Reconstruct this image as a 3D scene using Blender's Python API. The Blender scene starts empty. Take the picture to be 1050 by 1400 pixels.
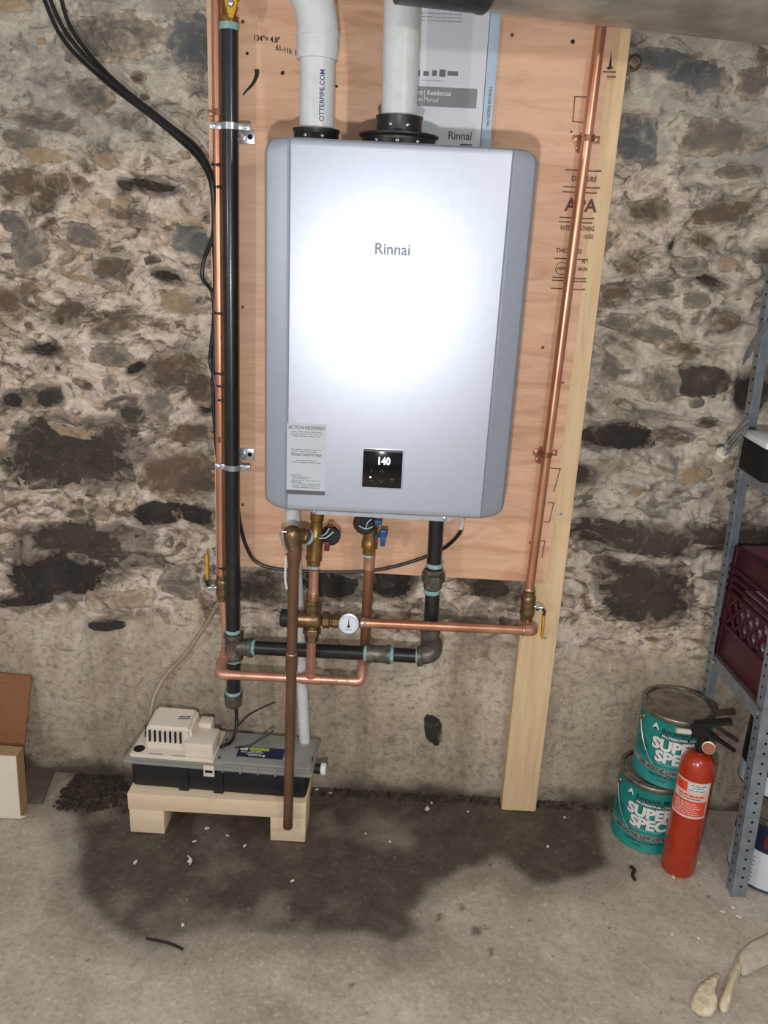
import bpy, bmesh, math, random
import numpy as np
from mathutils import Matrix, Vector
from math import sin, cos, pi, radians, sqrt

S = bpy.context.scene
COL = S.collection
# ------------------------------------------------------------------ camera
CAM = Vector((0.0238, -1.7598, 1.3987))
FPX, PITCH, ROLL, YAW = 1110.67, 0.324158, 0.0490012, -0.0138632
fwd = Vector((sin(YAW) * cos(PITCH), cos(YAW) * cos(PITCH), -sin(PITCH)))
r0 = Vector((cos(YAW), -sin(YAW), 0)); u0 = r0.cross(fwd)
rt = cos(ROLL) * r0 + sin(ROLL) * u0
up = -sin(ROLL) * r0 + cos(ROLL) * u0
cd = bpy.data.cameras.new('camera'); cam = bpy.data.objects.new('camera', cd); COL.objects.link(cam)
cam.matrix_world = Matrix(((rt.x, up.x, -fwd.x, CAM.x), (rt.y, up.y, -fwd.y, CAM.y), (rt.z, up.z, -fwd.z, CAM.z), (0, 0, 0, 1)))
cd.sensor_fit = 'VERTICAL'; cd.sensor_height = 36.0; cd.lens = FPX / 1400 * 36.0; cd.clip_start = 0.02
S.camera = cam
# ------------------------------------------------------------------ world, lights, exposure
S.view_settings.view_transform = 'Standard'; S.view_settings.look = 'None'
S.view_settings.gamma = 1.0; S.view_settings.exposure = 0.08
try: S.view_settings.use_curve_mapping = False
except Exception: pass
w = bpy.data.worlds.new('basement_air'); S.world = w; w.use_nodes = True
w.node_tree.nodes['Background'].inputs[0].default_value = (0.92, 0.96, 1.0, 1); w.node_tree.nodes['Background'].inputs[1].default_value = 0.32

def lamp(name, loc, power, size, col, target=None, typ='POINT'):
    l = bpy.data.lights.new(name, typ); l.energy = power; l.color = col
    if typ == 'AREA':
        l.shape = 'DISK'; l.size = size
    else: l.shadow_soft_size = size
    o = bpy.data.objects.new(name, l); COL.objects.link(o); o.location = loc
    if target is not None:
        o.rotation_euler = (Vector(target) - Vector(loc)).to_track_quat('-Z', 'Y').to_euler()
    return o
lamp('phone_flash', (CAM.x - 0.03, CAM.y - 0.02, CAM.z - 0.19), 44, 0.02, (1.0, 0.975, 0.97))
lamp('bulb_left', (-1.35, -1.95, 1.46), 30, 0.03, (1.0, 0.95, 0.9))
lamp('bulb_right', (0.80, -1.75, 1.80), 22, 0.05, (1.0, 0.93, 0.85))

# ------------------------------------------------------------------ helpers
def ray(px, py): return ((px - 525) / FPX) * rt - ((py - 700) / FPX) * up + fwd
def at(px, py, Y):
    d = ray(px, py); return CAM + d * ((Y - CAM.y) / d.y)
def atz(px, py, Z):
    d = ray(px, py); return CAM + d * ((Z - CAM.z) / d.z)
def lin(c):
    return tuple((v / 255 / 12.92 if v / 255 <= 0.04045 else ((v / 255 + 0.055) / 1.055) ** 2.4) for v in c) + (1.0,)

class NB:
    def __init__(s, name):
        s.m = bpy.data.materials.new(name); s.m.use_nodes = True; s.t = s.m.node_tree
        s.b = s.t.nodes['Principled BSDF']; s.tc = s.t.nodes.new('ShaderNodeTexCoord')
    def n(s, typ, **k):
        x = s.t.nodes.new(typ)
        for a, v in k.items(): setattr(x, a, v)
        return x
    def link(s, a, b): s.t.links.new(a, b)
    def noise(s, scale, detail=6, rough=.6, dist=0, stretch=None, off=(0, 0, 0)):
        x = s.n('ShaderNodeTexNoise'); x.inputs['Scale'].default_value = scale; x.inputs['Detail'].default_value = detail
        x.inputs['Roughness'].default_value = rough; x.inputs['Distortion'].default_value = dist
        mp = s.n('ShaderNodeMapping'); mp.inputs['Location'].default_value = off
        if stretch: mp.inputs['Scale'].default_value = stretch
        s.link(s.tc.outputs['Object'], mp.inputs[0]); s.link(mp.outputs[0], x.inputs['Vector'])
        return x.outputs['Fac']
    def ramp(s, fac, stops):
        r = s.n('ShaderNodeValToRGB'); e = r.color_ramp.elements
        while len(e) < len(stops): e.new(0.5)
        for i, (p, c) in enumerate(stops):
            e[i].position = p; e[i].color = lin(c) if len(c) == 3 else c
        s.link(fac, r.inputs[0]); return r.outputs[0]
    def val(s, fac, a, b, lo=0.0, hi=1.0):
        r = s.n('ShaderNodeMapRange'); r.inputs[1].default_value = a; r.inputs[2].default_value = b
        r.inputs[3].default_value = lo; r.inputs[4].default_value = hi
        s.link(fac, r.inputs[0]); return r.outputs[0]
    def mix(s, fac, a, b, mode='MIX'):
        x = s.n('ShaderNodeMix', data_type='RGBA', blend_type=mode)
        for k, v in ((0, fac), (6, a), (7, b)):
            if isinstance(v, (int, float)): x.inputs[k].default_value = v
            elif isinstance(v, tuple): x.inputs[k].default_value = lin(v)
            else: s.link(v, x.inputs[k])
        return x.outputs[2]
    def attr(s, name): 
        x = s.n('ShaderNodeAttribute'); x.attribute_name = name; return x.outputs['Fac']
    def out(s, col=None, rough=None, metal=0, bump=None, bstr=.3, bdist=.01, spec=None, coat=0):
        b = s.b
        if col is not None:
            if isinstance(col, tuple): b.inputs['Base Color'].default_value = lin(col)
            else: s.link(col, b.inputs['Base Color'])
        if rough is not None:
            if isinstance(rough, (int, float)): b.inputs['Roughness'].default_value = rough
            else: s.link(rough, b.inputs['Roughness'])
        b.inputs['Metallic'].default_value = metal
        if spec is not None: b.inputs['Specular IOR Level'].default_value = spec
        if coat: b.inputs['Coat Weight'].default_value = coat; b.inputs['Coat Roughness'].default_value = .15
        if bump is not None:
            x = s.n('ShaderNodeBump'); x.inputs['Strength'].default_value = bstr; x.inputs['Distance'].default_value = bdist
            s.link(bump, x.inputs['Height']); s.link(x.outputs[0], b.inputs['Normal'])
        return s.m

def mat(name, c1, c2=None, scale=30, rough=.5, metal=0, bump=0, bscale=None, stretch=None, lo=.35, hi=.65, spec=None, coat=0, dist=0):
    k = NB(name); col = c1
    if c2:
        f = k.noise(scale, 6, .6, dist, stretch); col = k.ramp(f, [(lo, c1), (hi, c2)])
    bm_ = k.noise(bscale or scale * 3, 5, .6, 0, stretch) if bump else None
    return k.out(col, rough, metal, bm_, bump, .004, spec, coat)

def emit(name, c, s):
    k = NB(name); k.b.inputs['Base Color'].default_value = (0, 0, 0, 1)
    k.b.inputs['Emission Color'].default_value = lin(c); k.b.inputs['Emission Strength'].default_value = s
    return k.m

M = {}
M['silver'] = mat('silver_paint', (172, 179, 191), (176, 183, 195), 60, .425, .66, spec=.5, coat=.2)
M['silver'].node_tree.nodes['Principled BSDF'].inputs['Coat Roughness'].default_value = .3
M['silver_side'] = mat('silver_paint_side', (158, 160, 164), (163, 165, 169), 60, .45, .55)
M['silver_dark'] = mat('grey_seam', (92, 94, 98), None, rough=.5, metal=.3)
M['plate'] = mat('zinc_plate', (196, 202, 212), (176, 182, 192), 40, .42, .45)
M['zinc'] = mat('zinc_steel', (205, 210, 214), (165, 172, 178), 90, .32, .8)
M['blk_glass'] = mat('black_display_glass', (9, 9, 12), None, rough=.12)
M['blk_plastic'] = mat('black_plastic', (26, 25, 26), (36, 35, 35), 60, .42, bump=.05)
M['blk_pipe'] = mat('black_iron_pipe', (24, 24, 27), (38, 38, 42), 45, .34, .1, bump=.05, bscale=200, coat=.25)
M['blk_fit'] = mat('malleable_iron', (84, 80, 75), (122, 116, 108), 70, .42, .55, bump=.15, bscale=260)
M['teal_tape'] = mat('teal_pipe_dope', (112, 160, 158), (160, 196, 190), 160, .7, bump=.4, bscale=300)
M['blue_tape'] = mat('blue_pipe_dope', (140, 178, 196), (172, 204, 214), 160, .7, bump=.3, bscale=300)
M['copper'] = mat('bright_copper', (228, 172, 142), (196, 134, 104), 14, .34, .8, stretch=(1, 1, .35))
M['copper_pink'] = mat('pink_copper', (226, 174, 152), (204, 142, 120), 22, .38, .7)
M['copper_dark'] = mat('dull_copper', (176, 124, 96), (136, 92, 68), 18, .42, .6, stretch=(1, 1, .3))
M['copper_brown'] = mat('tarnished_copper', (132, 98, 74), (102, 74, 54), 26, .5, .45, stretch=(1, 1, .3))
M['solder'] = mat('solder_joint', (206, 178, 158), (178, 146, 124), 120, .4, .7)
M['brass'] = mat('brass', (162, 126, 72), (124, 94, 54), 60, .36, .75, bump=.05)
M['bronze'] = mat('bronze', (150, 124, 92), (112, 90, 66), 60, .36, .75, bump=.08, bscale=250)
M['chrome'] = mat('chrome', (215, 215, 215), None, rough=.15, metal=1)
M['yellow'] = mat('yellow_vinyl', (216, 168, 36), (190, 140, 30), 60, .5)
M['red_vinyl'] = mat('red_vinyl', (122, 26, 34), (98, 20, 28), 60, .5)
M['blue_vinyl'] = mat('blue_vinyl', (40, 90, 152), (32, 74, 130), 60, .45)
M['cable'] = mat('black_cable_jacket', (17, 16, 16), (24, 23, 23), 60, .42)
M['pvc'] = mat('white_pvc', (216, 221, 224), (202, 204, 202), 20, .34, lo=.3, hi=.75, dist=1.2)
M['paper'] = mat('white_paper', (222, 226, 232), (214, 219, 228), 10, .5)
M['paper_blue'] = mat('pale_blue_spine', (186, 208, 226), (178, 200, 220), 10, .5)
M['ink'] = mat('black_ink', (30, 28, 28), None, rough=.7)
M['ink_soft'] = mat('faded_stamp_ink', (86, 64, 50), (110, 84, 64), 300, .8)
M['ink_grey'] = mat('grey_ink', (110, 112, 120), None, rough=.7)
M['ink_blue'] = mat('blue_ink', (60, 74, 128), None, rough=.7)
M['band_grey'] = mat('grey_band', (128, 130, 134), (134, 136, 140), 20, .55)
M['white_ink'] = mat('white_ink', (226, 226, 224), None, rough=.6)
M['logo'] = mat('logo_grey', (112, 118, 132), None, rough=.5, metal=.2)
M['sticker'] = mat('pale_grey_sticker', (182, 188, 194), (176, 182, 190), 40, .6)
M['sticker_dark'] = mat('dark_grey_band', (84, 84, 90), None, rough=.6)
M['hose'] = mat('clear_hose', (172, 156, 138), (150, 134, 116), 30, .35)
M['cream'] = mat('cream_plastic', (226, 214, 198), (218, 206, 190), 20, .5, bump=.04, bscale=400)
M['tank'] = mat('black_tank_plastic', (20, 21, 26), (30, 31, 36), 90, .5, bump=.12, bscale=400)
M['navy'] = mat('navy_label', (28, 34, 66), (34, 40, 72), 40, .5)
M['lime'] = mat('lime_label', (178, 192, 60), None, rough=.5)
M['hole'] = mat('dark_opening', (10, 10, 10), None, rough=.9)
M['teal'] = mat('teal_label', (34, 146, 138), (26, 128, 122), 30, .42)
M['can_metal'] = mat('can_tin', (168, 160, 148), (112, 104, 94), 50, .35, .8)
M['can_lid'] = mat('dusty_tin_lid', (152, 140, 124), (112, 102, 90), 40, .55, .35, bump=.1)
M['mint'] = mat('mint_ink', (130, 204, 194), None, rough=.6)
M['strip_grey'] = mat('grey_label_strip', (158, 156, 146), (148, 146, 138), 40, .5)
M['red'] = mat('fire_red_paint', (182, 54, 22), (166, 44, 16), 40, .3, coat=.4)
M['red_label'] = mat('bright_red_label', (232, 82, 58), (224, 74, 52), 40, .5)
M['pale_label'] = mat('pale_pink_label', (232, 206, 192), (226, 198, 184), 40, .5)
M['ext_black'] = mat('black_coated_lever', (20, 19, 19), None, rough=.4)
M['shelf_steel'] = mat('grey_shelf_steel', (150, 158, 166), (126, 134, 142), 30, .42, .35, bump=.05)
M['rust_steel'] = mat('brownish_shelf_steel', (116, 106, 98), (94, 86, 82), 30, .5, .3)
M['maroon'] = mat('maroon_crate_plastic', (80, 32, 42), (66, 26, 35), 30, .45)
M['brown_board'] = mat('brown_hardboard', (146, 96, 60), (130, 84, 52), 140, .65, bump=.1, bscale=500)
M['white_paint'] = mat('white_painted_wood', (232, 222, 206), (226, 214, 196), 20, .5)
M['wood_edge'] = mat('bare_wood_edge', (176, 146, 106), (158, 128, 90), 20, .65, stretch=(4, 4, .6))
M['grey_slab'] = mat('grey_brown_slab', (116, 104, 92), (98, 88, 78), 30, .8, bump=.2)
M['duct'] = mat('galvanised_duct', (196, 192, 184), (150, 144, 136), 16, .34, .6, bump=.06, bscale=12, stretch=(.5, 1, 1))
M['duct_dark'] = mat('dull_duct_collar', (92, 92, 92), (70, 70, 70), 40, .45, .7)
M['chip'] = mat('white_chip', (224, 220, 208), (206, 200, 188), 60, .7)
M['dirt'] = mat('dark_crumbly_dirt', (74, 64, 50), (40, 34, 28), 60, .95, bump=.8, bscale=120)
M['twig'] = mat('dark_twig', (34, 28, 24), None, rough=.8)
M['foam'] = mat('yellowed_plaster', (238, 226, 198), (204, 184, 146), 40, .8, bump=.9, bscale=90)
M['foam_pale'] = mat('pale_plaster', (216, 206, 188), (182, 168, 148), 30, .8, bump=.5)

# --- plywood
k = NB('plywood_face')
f1 = k.noise(5, 8, .62, .9, (1, 1, 7)); f2 = k.noise(26, 6, .6, .4, (.6, 1, 12)); f3 = k.noise(2.2, 3, .5, .6)
c = k.ramp(f1, [(.3, (230, 190, 158)), (.5, (220, 176, 144)), (.68, (198, 150, 118))])
c = k.mix(k.val(f2, .55, .75, 0, .45), c, (188, 138, 106)); c = k.mix(k.val(f3, .45, .7, 0, .35), c, (236, 200, 170))
M['ply'] = k.out(c, .6, 0, f2, .12, .002)
M['ply_edge'] = mat('plywood_edge', (186, 148, 108), (140, 104, 72), 30, .7, stretch=(1, 40, 1))
k = NB('pine_stud')
f1 = k.noise(9, 6, .6, .7, (6, 6, .5)); f2 = k.noise(3.3, 3, .5, 0)
c = k.ramp(f1, [(.3, (230, 204, 164)), (.6, (218, 188, 146)), (.75, (200, 166, 124))]); c = k.mix(k.val(f2, .6, .75, 0, .4), c, (206, 160, 104))
M['pine'] = k.out(c, .6, 0, f1, .1, .002)
k = NB('pine_bench')
f1 = k.noise(7, 6, .6, .7, (.6, 5, 6)); f2 = k.noise(14, 3, .5, 0)
c = k.ramp(f1, [(.3, (236, 214, 184)), (.6, (226, 200, 168)), (.78, (208, 178, 144))]); c = k.mix(k.val(f2, .66, .76, 0, .6), c, (160, 112, 70))
M['pine_x'] = k.out(c, .6, 0, f1, .1, .002)
# --- clear grey lid
k = NB('smoky_clear_plastic'); k.out((172, 172, 164), .22)
k.b.inputs['Alpha'].default_value = .62
M['clear'] = k.m
# --- mortar
k = NB('rubble_mortar')
n0 = k.noise(1.6, 3, .5, .3); n1 = k.noise(5.5, 12, .68, 1.6); n2 = k.noise(15, 12, .72, 1.4, (1, 1, 1.5), (3, 1, 2)); n3 = k.noise(64, 8, .72, .4, None, (7, 2, 1)); n4 = k.noise(9, 12, .7, 2.4, (1, 1, 1.7), (11, 4, 9)); n5 = k.noise(26, 8, .7, 1.8, (1, 1, 1.4), (2, 8, 5))
def crevice_shade(f, w_):  # thin dark lines: crevice shade painted into the mortar colour
    m1 = k.n('ShaderNodeMath', operation='SUBTRACT'); k.link(f, m1.inputs[0]); m1.inputs[1].default_value = .5
    m2 = k.n('ShaderNodeMath', operation='ABSOLUTE'); k.link(m1.outputs[0], m2.inputs[0]); return k.val(m2.outputs[0], 0, w_, 1, 0)
def mul(a_, b_):
    m1 = k.n('ShaderNodeMath', operation='MULTIPLY'); k.link(a_, m1.inputs[0])
    if isinstance(b_, (int, float)): m1.inputs[1].default_value = b_
    else: k.link(b_, m1.inputs[1])
    return m1.outputs[0]
b1 = k.noise(4.2, 10, .6, 1.8, (1, 1, 1.9), (31, 3, 7)); b2 = k.noise(8.5, 10, .62, 2.0, (1, 1, 1.7), (13, 5, 2)); b3 = k.noise(14, 8, .6, 1.6, (1, 1, 1.5), (8, 8, 8))
rub = k.ramp(n2, [(.30, (172, 153, 136)), (.45, (208, 190, 172)), (.6, (234, 218, 202))])
rub = k.mix(k.val(b1, .50, .62, 0, .75), rub, (152, 134, 120))
rub = k.mix(k.val(b2, .53, .61, 0, .85), rub, (100, 88, 78))
rub = k.mix(k.val(b2, .49, .40, 0, .85), rub, (238, 224, 208))
rub = k.mix(k.val(k.noise(6, 9, .66, 1.5, None, (21, 8, 5)), .53, .66, 0, .6), rub, (180, 146, 100))
rub = k.mix(k.val(b3, .56, .63, 0, .7), rub, (84, 72, 62)); rub = k.mix(k.val(b3, .42, .34, 0, .7), rub, (238, 224, 208))
rub = k.mix(k.val(n5, .57, .66, 0, .5), rub, (98, 86, 76)); rub = k.mix(k.val(n3, .56, .68, 0, .5), rub, (100, 88, 78)); rub = k.mix(k.val(n3, .42, .30, 0, .5), rub, (230, 220, 204))
rub = k.mix(mul(crevice_shade(n4, .014), k.val(n1, .45, .56, 0, .75)), rub, (58, 50, 42))
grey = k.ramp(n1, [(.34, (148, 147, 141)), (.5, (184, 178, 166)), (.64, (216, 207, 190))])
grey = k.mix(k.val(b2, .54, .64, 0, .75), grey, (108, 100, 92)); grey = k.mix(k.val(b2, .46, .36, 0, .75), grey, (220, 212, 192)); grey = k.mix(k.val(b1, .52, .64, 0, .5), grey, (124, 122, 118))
grey = k.mix(k.val(b3, .57, .64, 0, .6), grey, (88, 78, 70)); grey = k.mix(k.val(n3, .56, .68, 0, .4), grey, (112, 106, 98)); grey = k.mix(mul(crevice_shade(n4, .012), k.val(n1, .45, .56, 0, .7)), grey, (60, 54, 48))
rub = k.mix(k.attr('stain'), rub, (70, 61, 53)); grey = k.mix(k.attr('stain'), grey, (70, 62, 55))
con = k.ramp(k.noise(4, 8, .6, .6, (1, 1, .45), (5, 5, 5)), [(.3, (148, 134, 117)), (.48, (184, 168, 148)), (.66, (214, 200, 180))])
con = k.mix(k.val(k.noise(5, 6, .6, .4, (2.2, 1, .3), (2, 2, 9)), .52, .68, 0, .55), con, (136, 124, 108)); con = k.mix(k.val(n3, .5, .66, 0, .7), con, (122, 110, 94)); con = k.mix(k.val(n3, .42, .3, 0, .6), con, (216, 206, 186)); con = k.mix(k.val(n4, .55, .66, 0, .65), con, (118, 106, 92)); con = k.mix(k.val(n5, .6, .68, 0, .4), con, (112, 102, 90))
c = k.mix(k.attr('parge_shade'), rub, grey); c = k.mix(k.attr('skirt'), c, con)
c = k.mix(k.attr('damp'), c, (62, 54, 46))
M['mortar'] = k.out(c, .92, 0, n3, .8, .008)
def stone_mat(name, a, b, d):
    k = NB(name); n1 = k.noise(9, 10, .68, .8); n2 = k.noise(55, 8, .7, .3); n3 = k.noise(14, 8, .65, 1.2, None, (4, 9, 2)); n4 = k.noise(13, 10, .66, 1.4, (1, 1, 1.4), (6, 1, 3)); n5 = k.noise(70, 6, .7)
    c = k.ramp(n1, [(.3, a), (.7, b)]); c = k.mix(k.val(n2, .56, .7, 0, .6), c, d); c = k.mix(k.val(n3, .6, .72, 0, .7), c, d)
    ad = k.n('ShaderNodeMath', operation='ADD'); k.link(k.attr('smear'), ad.inputs[0]); k.link(n4, ad.inputs[1])
    mo = k.ramp(n5, [(.35, (222, 208, 188)), (.5, (188, 172, 152)), (.66, (118, 104, 92))])
    c = k.mix(k.val(ad.outputs[0], .60, .86, 0, .85), c, mo)
    return k.out(c, .92, 0, n2, .8, .008)
ST = {'dark': stone_mat('dark_stone', (54, 48, 43), (88, 79, 70), (132, 118, 100)),
      'brown': stone_mat('brown_stone', (84, 70, 60), (118, 100, 86), (158, 140, 118)),
      'black': stone_mat('black_stone', (38, 33, 30), (66, 58, 52), (104, 92, 80)),
      'grey': stone_mat('grey_stone', (98, 92, 86), (130, 122, 112), (166, 152, 134)),
      'blue': stone_mat('blue_grey_stone', (86, 90, 92), (116, 118, 118), (150, 146, 138)),
      'tan': stone_mat('tan_stone', (146, 122, 96), (178, 154, 124), (196, 178, 152))}
# --- floor
k = NB('concrete_floor')
n1 = k.noise(3.2, 8, .62, .5); n2 = k.noise(16, 10, .7, .6); n3 = k.noise(90, 6, .7); n4 = k.noise(36, 4, .6, 0, None, (5, 5, 5))
c = k.ramp(n1, [(.3, (158, 147, 132)), (.5, (182, 170, 154)), (.7, (203, 192, 176))])
c = k.mix(k.val(n2, .52, .7, 0, .5), c, (144, 132, 117)); c = k.mix(k.val(n2, .44, .3, 0, .5), c, (214, 204, 188))
c = k.mix(k.val(n3, .52, .7, 0, .5), c, (118, 106, 94)); c = k.mix(k.val(n3, .44, .32, 0, .5), c, (226, 216, 202)); c = k.mix(k.val(n4, .66, .71, 0, .6), c, (96, 84, 72))
wet = k.ramp(n2, [(.3, (54, 47, 40)), (.5, (72, 64, 55)), (.7, (96, 86, 75))]); wet = k.mix(k.val(n3, .5, .68, 0, .5), wet, (42, 36, 30)); wet = k.mix(k.val(n3, .40, .30, 0, .6), wet, (134, 122, 106)); wet = k.mix(k.val(k.noise(150, 3, .6, 0, None, (9, 9, 9)), .70, .74, 0, .8), wet, (196, 184, 164))
c = k.mix(k.attr('wet'), c, wet)
M['floor'] = k.out(c, k.val(k.attr('wet'), 0, 1, .85, .6), 0, n3, .4, .004)

ROOT = {}
def obj(name, bm, m, parent=None, smooth=True, origin=None, me=None, angle=40):
    """link a bmesh given in world coordinates as one mesh object; under a parent the mesh is moved into the root's own frame"""
    if me is None:
        rm = ROOT.get(parent.name) if parent else (Matrix.Translation(Vector(origin)) if origin is not None else Matrix.Identity(4))
        if parent is None and origin is None:
            n = max(1, len(bm.verts)); lo = Vector((sum(v.co.x for v in bm.verts) / n, sum(v.co.y for v in bm.verts) / n, min((v.co.z for v in bm.verts), default=0)))
            rm = Matrix.Translation(lo)
        bmesh.ops.transform(bm, matrix=rm.inverted(), verts=bm.verts)
        me = bpy.data.meshes.new(name); bm.normal_update(); bm.to_mesh(me); bm.free()
        if smooth:
            for p in me.polygons: p.use_smooth = True
            try: me.set_sharp_from_angle(angle=radians(angle))
            except Exception: pass
        me.materials.append(M[m] if isinstance(m, str) else m)
    o = bpy.data.objects.new(name, me); COL.objects.link(o)
    if parent: o.parent = parent; ROOT[o.name] = ROOT[parent.name]
    else: o.matrix_world = rm; ROOT[o.name] = rm
    return o
def tag(o, label=None, cat=None, group=None, kind=None):
    for a, v in (('label', label), ('category', cat), ('group', group), ('kind', kind)):
        if v: o[a] = v
    return o
def thing(name, loc, label, cat, group=None, rz=0, mw=None):
    o = bpy.data.objects.new(name, None); COL.objects.link(o); o.empty_display_size = .05
    rm = mw if mw is not None else Matrix.Translation(Vector(loc)) @ Matrix.Rotation(rz, 4, 'Z')
    o.matrix_world = rm; ROOT[o.name] = rm
    return tag(o, label, cat, group)
def B(): return bmesh.new()
def box(bm, lo, hi, bev=0, mw=None, seg=2):
    lo, hi = Vector(lo), Vector(hi)
    r = bmesh.ops.create_cube(bm, size=1, matrix=Matrix.Translation((lo + hi) / 2) @ Matrix.Diagonal((*(hi - lo), 1)))
    vs = r['verts']
    if bev:
        es = list({e for v in vs for e in v.link_edges})
        q = bmesh.ops.bevel(bm, geom=es, offset=bev, segments=seg, affect='EDGES', profile=.5, clamp_overlap=True)
        vs = list({v for f in q['faces'] for v in f.verts} | {v for v in vs if v.is_valid})
        seen = set(vs); st = list(vs)
        while st:
            v = st.pop()
            for e in v.link_edges:
                o_ = e.other_vert(v)
                if o_ not in seen: seen.add(o_); st.append(o_)
        vs = list(seen)
    if mw is not None: bmesh.ops.transform(bm, matrix=mw, verts=vs)
    return bm
def frame_of(d):
    d = Vector(d).normalized(); a = Vector((0, 0, 1)) if abs(d.z) < .9 else Vector((1, 0, 0))
    x = a.cross(d).normalized(); return x, d.cross(x), d
def fillet(pts, r, n=7):
    pts = [Vector(p) for p in pts]; out = [pts[0]]
    for i in range(1, len(pts) - 1):
        a, b, c_ = pts[i - 1], pts[i], pts[i + 1]; d1 = (a - b); d2 = (c_ - b)
        q = min(r, d1.length * .49, d2.length * .49); p1 = b + d1.normalized() * q; p2 = b + d2.normalized() * q
        for j in range(n + 1):
            t = j / n; out.append(p1.lerp(b, t).lerp(b.lerp(p2, t), t))
    out.append(pts[-1]); return out
def smooth_path(pts, n=8):
    pts = [Vector(p) for p in pts]; P = [pts[0]] + pts + [pts[-1]]; out = []
    for i in range(1, len(P) - 2):
        a, b, c_, d = P[i - 1], P[i], P[i + 1], P[i + 2]
        for j in range(n):
            t = j / n; out.append(.5 * ((2 * b) + (c_ - a) * t + (2 * a - 5 * b + 4 * c_ - d) * t * t + (3 * b - a - 3 * c_ + d) * t ** 3))
    out.append(pts[-1]); return out
def tube(bm, pts, r, seg=16, caps=True):
    pts = [Vector(p) for p in pts]; rings = []; n = len(pts); X = None
    for i, p in enumerate(pts):
        d = (pts[min(i + 1, n - 1)] - pts[max(i - 1, 0)]).normalized()
        if X is None: X, Yv, _ = frame_of(d)
        else:
            X = (X - d * X.dot(d)).normalized(); Yv = d.cross(X)
        rr = r[i] if isinstance(r, (list, tuple)) else r
        rings.append([bm.verts.new(p + (X * cos(2 * pi * j / seg) + Yv * sin(2 * pi * j / seg)) * rr) for j in range(seg)])
    for a, b in zip(rings, rings[1:]):
        for j in range(seg): bm.faces.new((a[j], a[(j + 1) % seg], b[(j + 1) % seg], b[j]))
    if caps: bm.faces.new(rings[0][::-1]); bm.faces.new(rings[-1])
    return bm
def lathe(bm, o, d, prof, seg=20, rot=0):
    """prof: list of (t along d, radius)"""
    o = Vector(o); X, Yv, D = frame_of(d); rings = []
    for t, r in prof:
        rings.append([bm.verts.new(o + D * t + (X * cos(rot + 2 * pi * j / seg) + Yv * sin(rot + 2 * pi * j / seg)) * max(r, 1e-5)) for j in range(seg)])
    for a, b in zip(rings, rings[1:]):
        for j in range(seg): bm.faces.new((a[j], a[(j + 1) % seg], b[(j + 1) % seg], b[j]))
    bm.faces.new(rings[0][::-1]); bm.faces.new(rings[-1]); return bm
def ring(bm, p, d, r, h, bulge=.0008):
    return lathe(bm, Vector(p) - Vector(d).normalized() * h / 2, d, [(0, r), (h * .3, r + bulge), (h * .7, r + bulge), (h, r)], 18)
def quad(bm, pts): bm.faces.new([bm.verts.new(Vector(p)) for p in pts]); return bm
def prism(bm, poly, d):
    """poly: closed outline (list of Vectors), extruded by vector d"""
    a = [bm.verts.new(Vector(p)) for p in poly]; b = [bm.verts.new(Vector(p) + Vector(d)) for p in poly]; n = len(a)
    bm.faces.new(a); bm.faces.new(b[::-1])
    for i in range(n): bm.faces.new((a[i], b[i], b[(i + 1) % n], a[(i + 1) % n]))
    bmesh.ops.recalc_face_normals(bm, faces=bm.faces[:]); return bm

def text_bm(body, size, bold=0.0, align='LEFT', sx=1.0):
    cu = bpy.data.curves.new('lettering', 'FONT'); cu.body = body; cu.size = size; cu.align_x = align; cu.offset = bold; cu.resolution_u = 3
    o = bpy.data.objects.new('lettering', cu); me = bpy.data.meshes.new_from_object(o)
    bm = B(); bm.from_mesh(me); bpy.data.objects.remove(o); bpy.data.meshes.remove(me); bpy.data.curves.remove(cu)
    if sx != 1: bmesh.ops.scale(bm, vec=(sx, 1, 1), verts=bm.verts)
    return bm
def to_wall(bm, p, xdir=(1, 0, 0), ydir=(0, 0, 1)):
    X, Z = Vector(xdir).normalized(), Vector(ydir).normalized(); N = X.cross(Z); p = Vector(p)
    bmesh.ops.transform(bm, matrix=Matrix(((X.x, Z.x, N.x, p.x), (X.y, Z.y, N.y, p.y), (X.z, Z.z, N.z, p.z), (0, 0, 0, 1))), verts=bm.verts); return bm
def on_wall(body, size, p, m, parent, bold=0, align='LEFT', sx=1.0, name='lettering', xdir=(1, 0, 0), ydir=(0, 0, 1)):
    return obj(name, to_wall(text_bm(body, size, bold, align, sx), p, xdir, ydir), m, parent, smooth=False)
def wrap(bm, cx, cy, z0, r, ang0):
    """flat lettering (x right, y up) laid round a vertical cylinder; ang0 = azimuth of x = 0 seen from outside"""
    xs = [v.co.x for v in bm.verts]; lo, hi = min(xs), max(xs); q = lo + .004
    while q < hi:
        bmesh.ops.bisect_plane(bm, geom=bm.verts[:] + bm.edges[:] + bm.faces[:], plane_co=(q, 0, 0), plane_no=(1, 0, 0)); q += .006
    for v in bm.verts:
        a = ang0 + v.co.x / r; v.co = Vector((cx + r * cos(a), cy + r * sin(a), z0 + v.co.y))
    return bm
def rect_bm(x0, y0, x1, y1, nx=1):
    bm = B()
    for i in range(nx):
        a, b = x0 + (x1 - x0) * i / nx, x0 + (x1 - x0) * (i + 1) / nx
        quad(bm, [(a, y0, 0), (b, y0, 0), (b, y1, 0), (a, y1, 0)])
    bmesh.ops.remove_doubles(bm, verts=bm.verts, dist=1e-6); return bm
def join(bms):
    out = B()
    for b in bms:
        me = bpy.data.meshes.new('tmp'); b.to_mesh(me); b.free(); out.from_mesh(me); bpy.data.meshes.remove(me)
    return out
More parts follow.
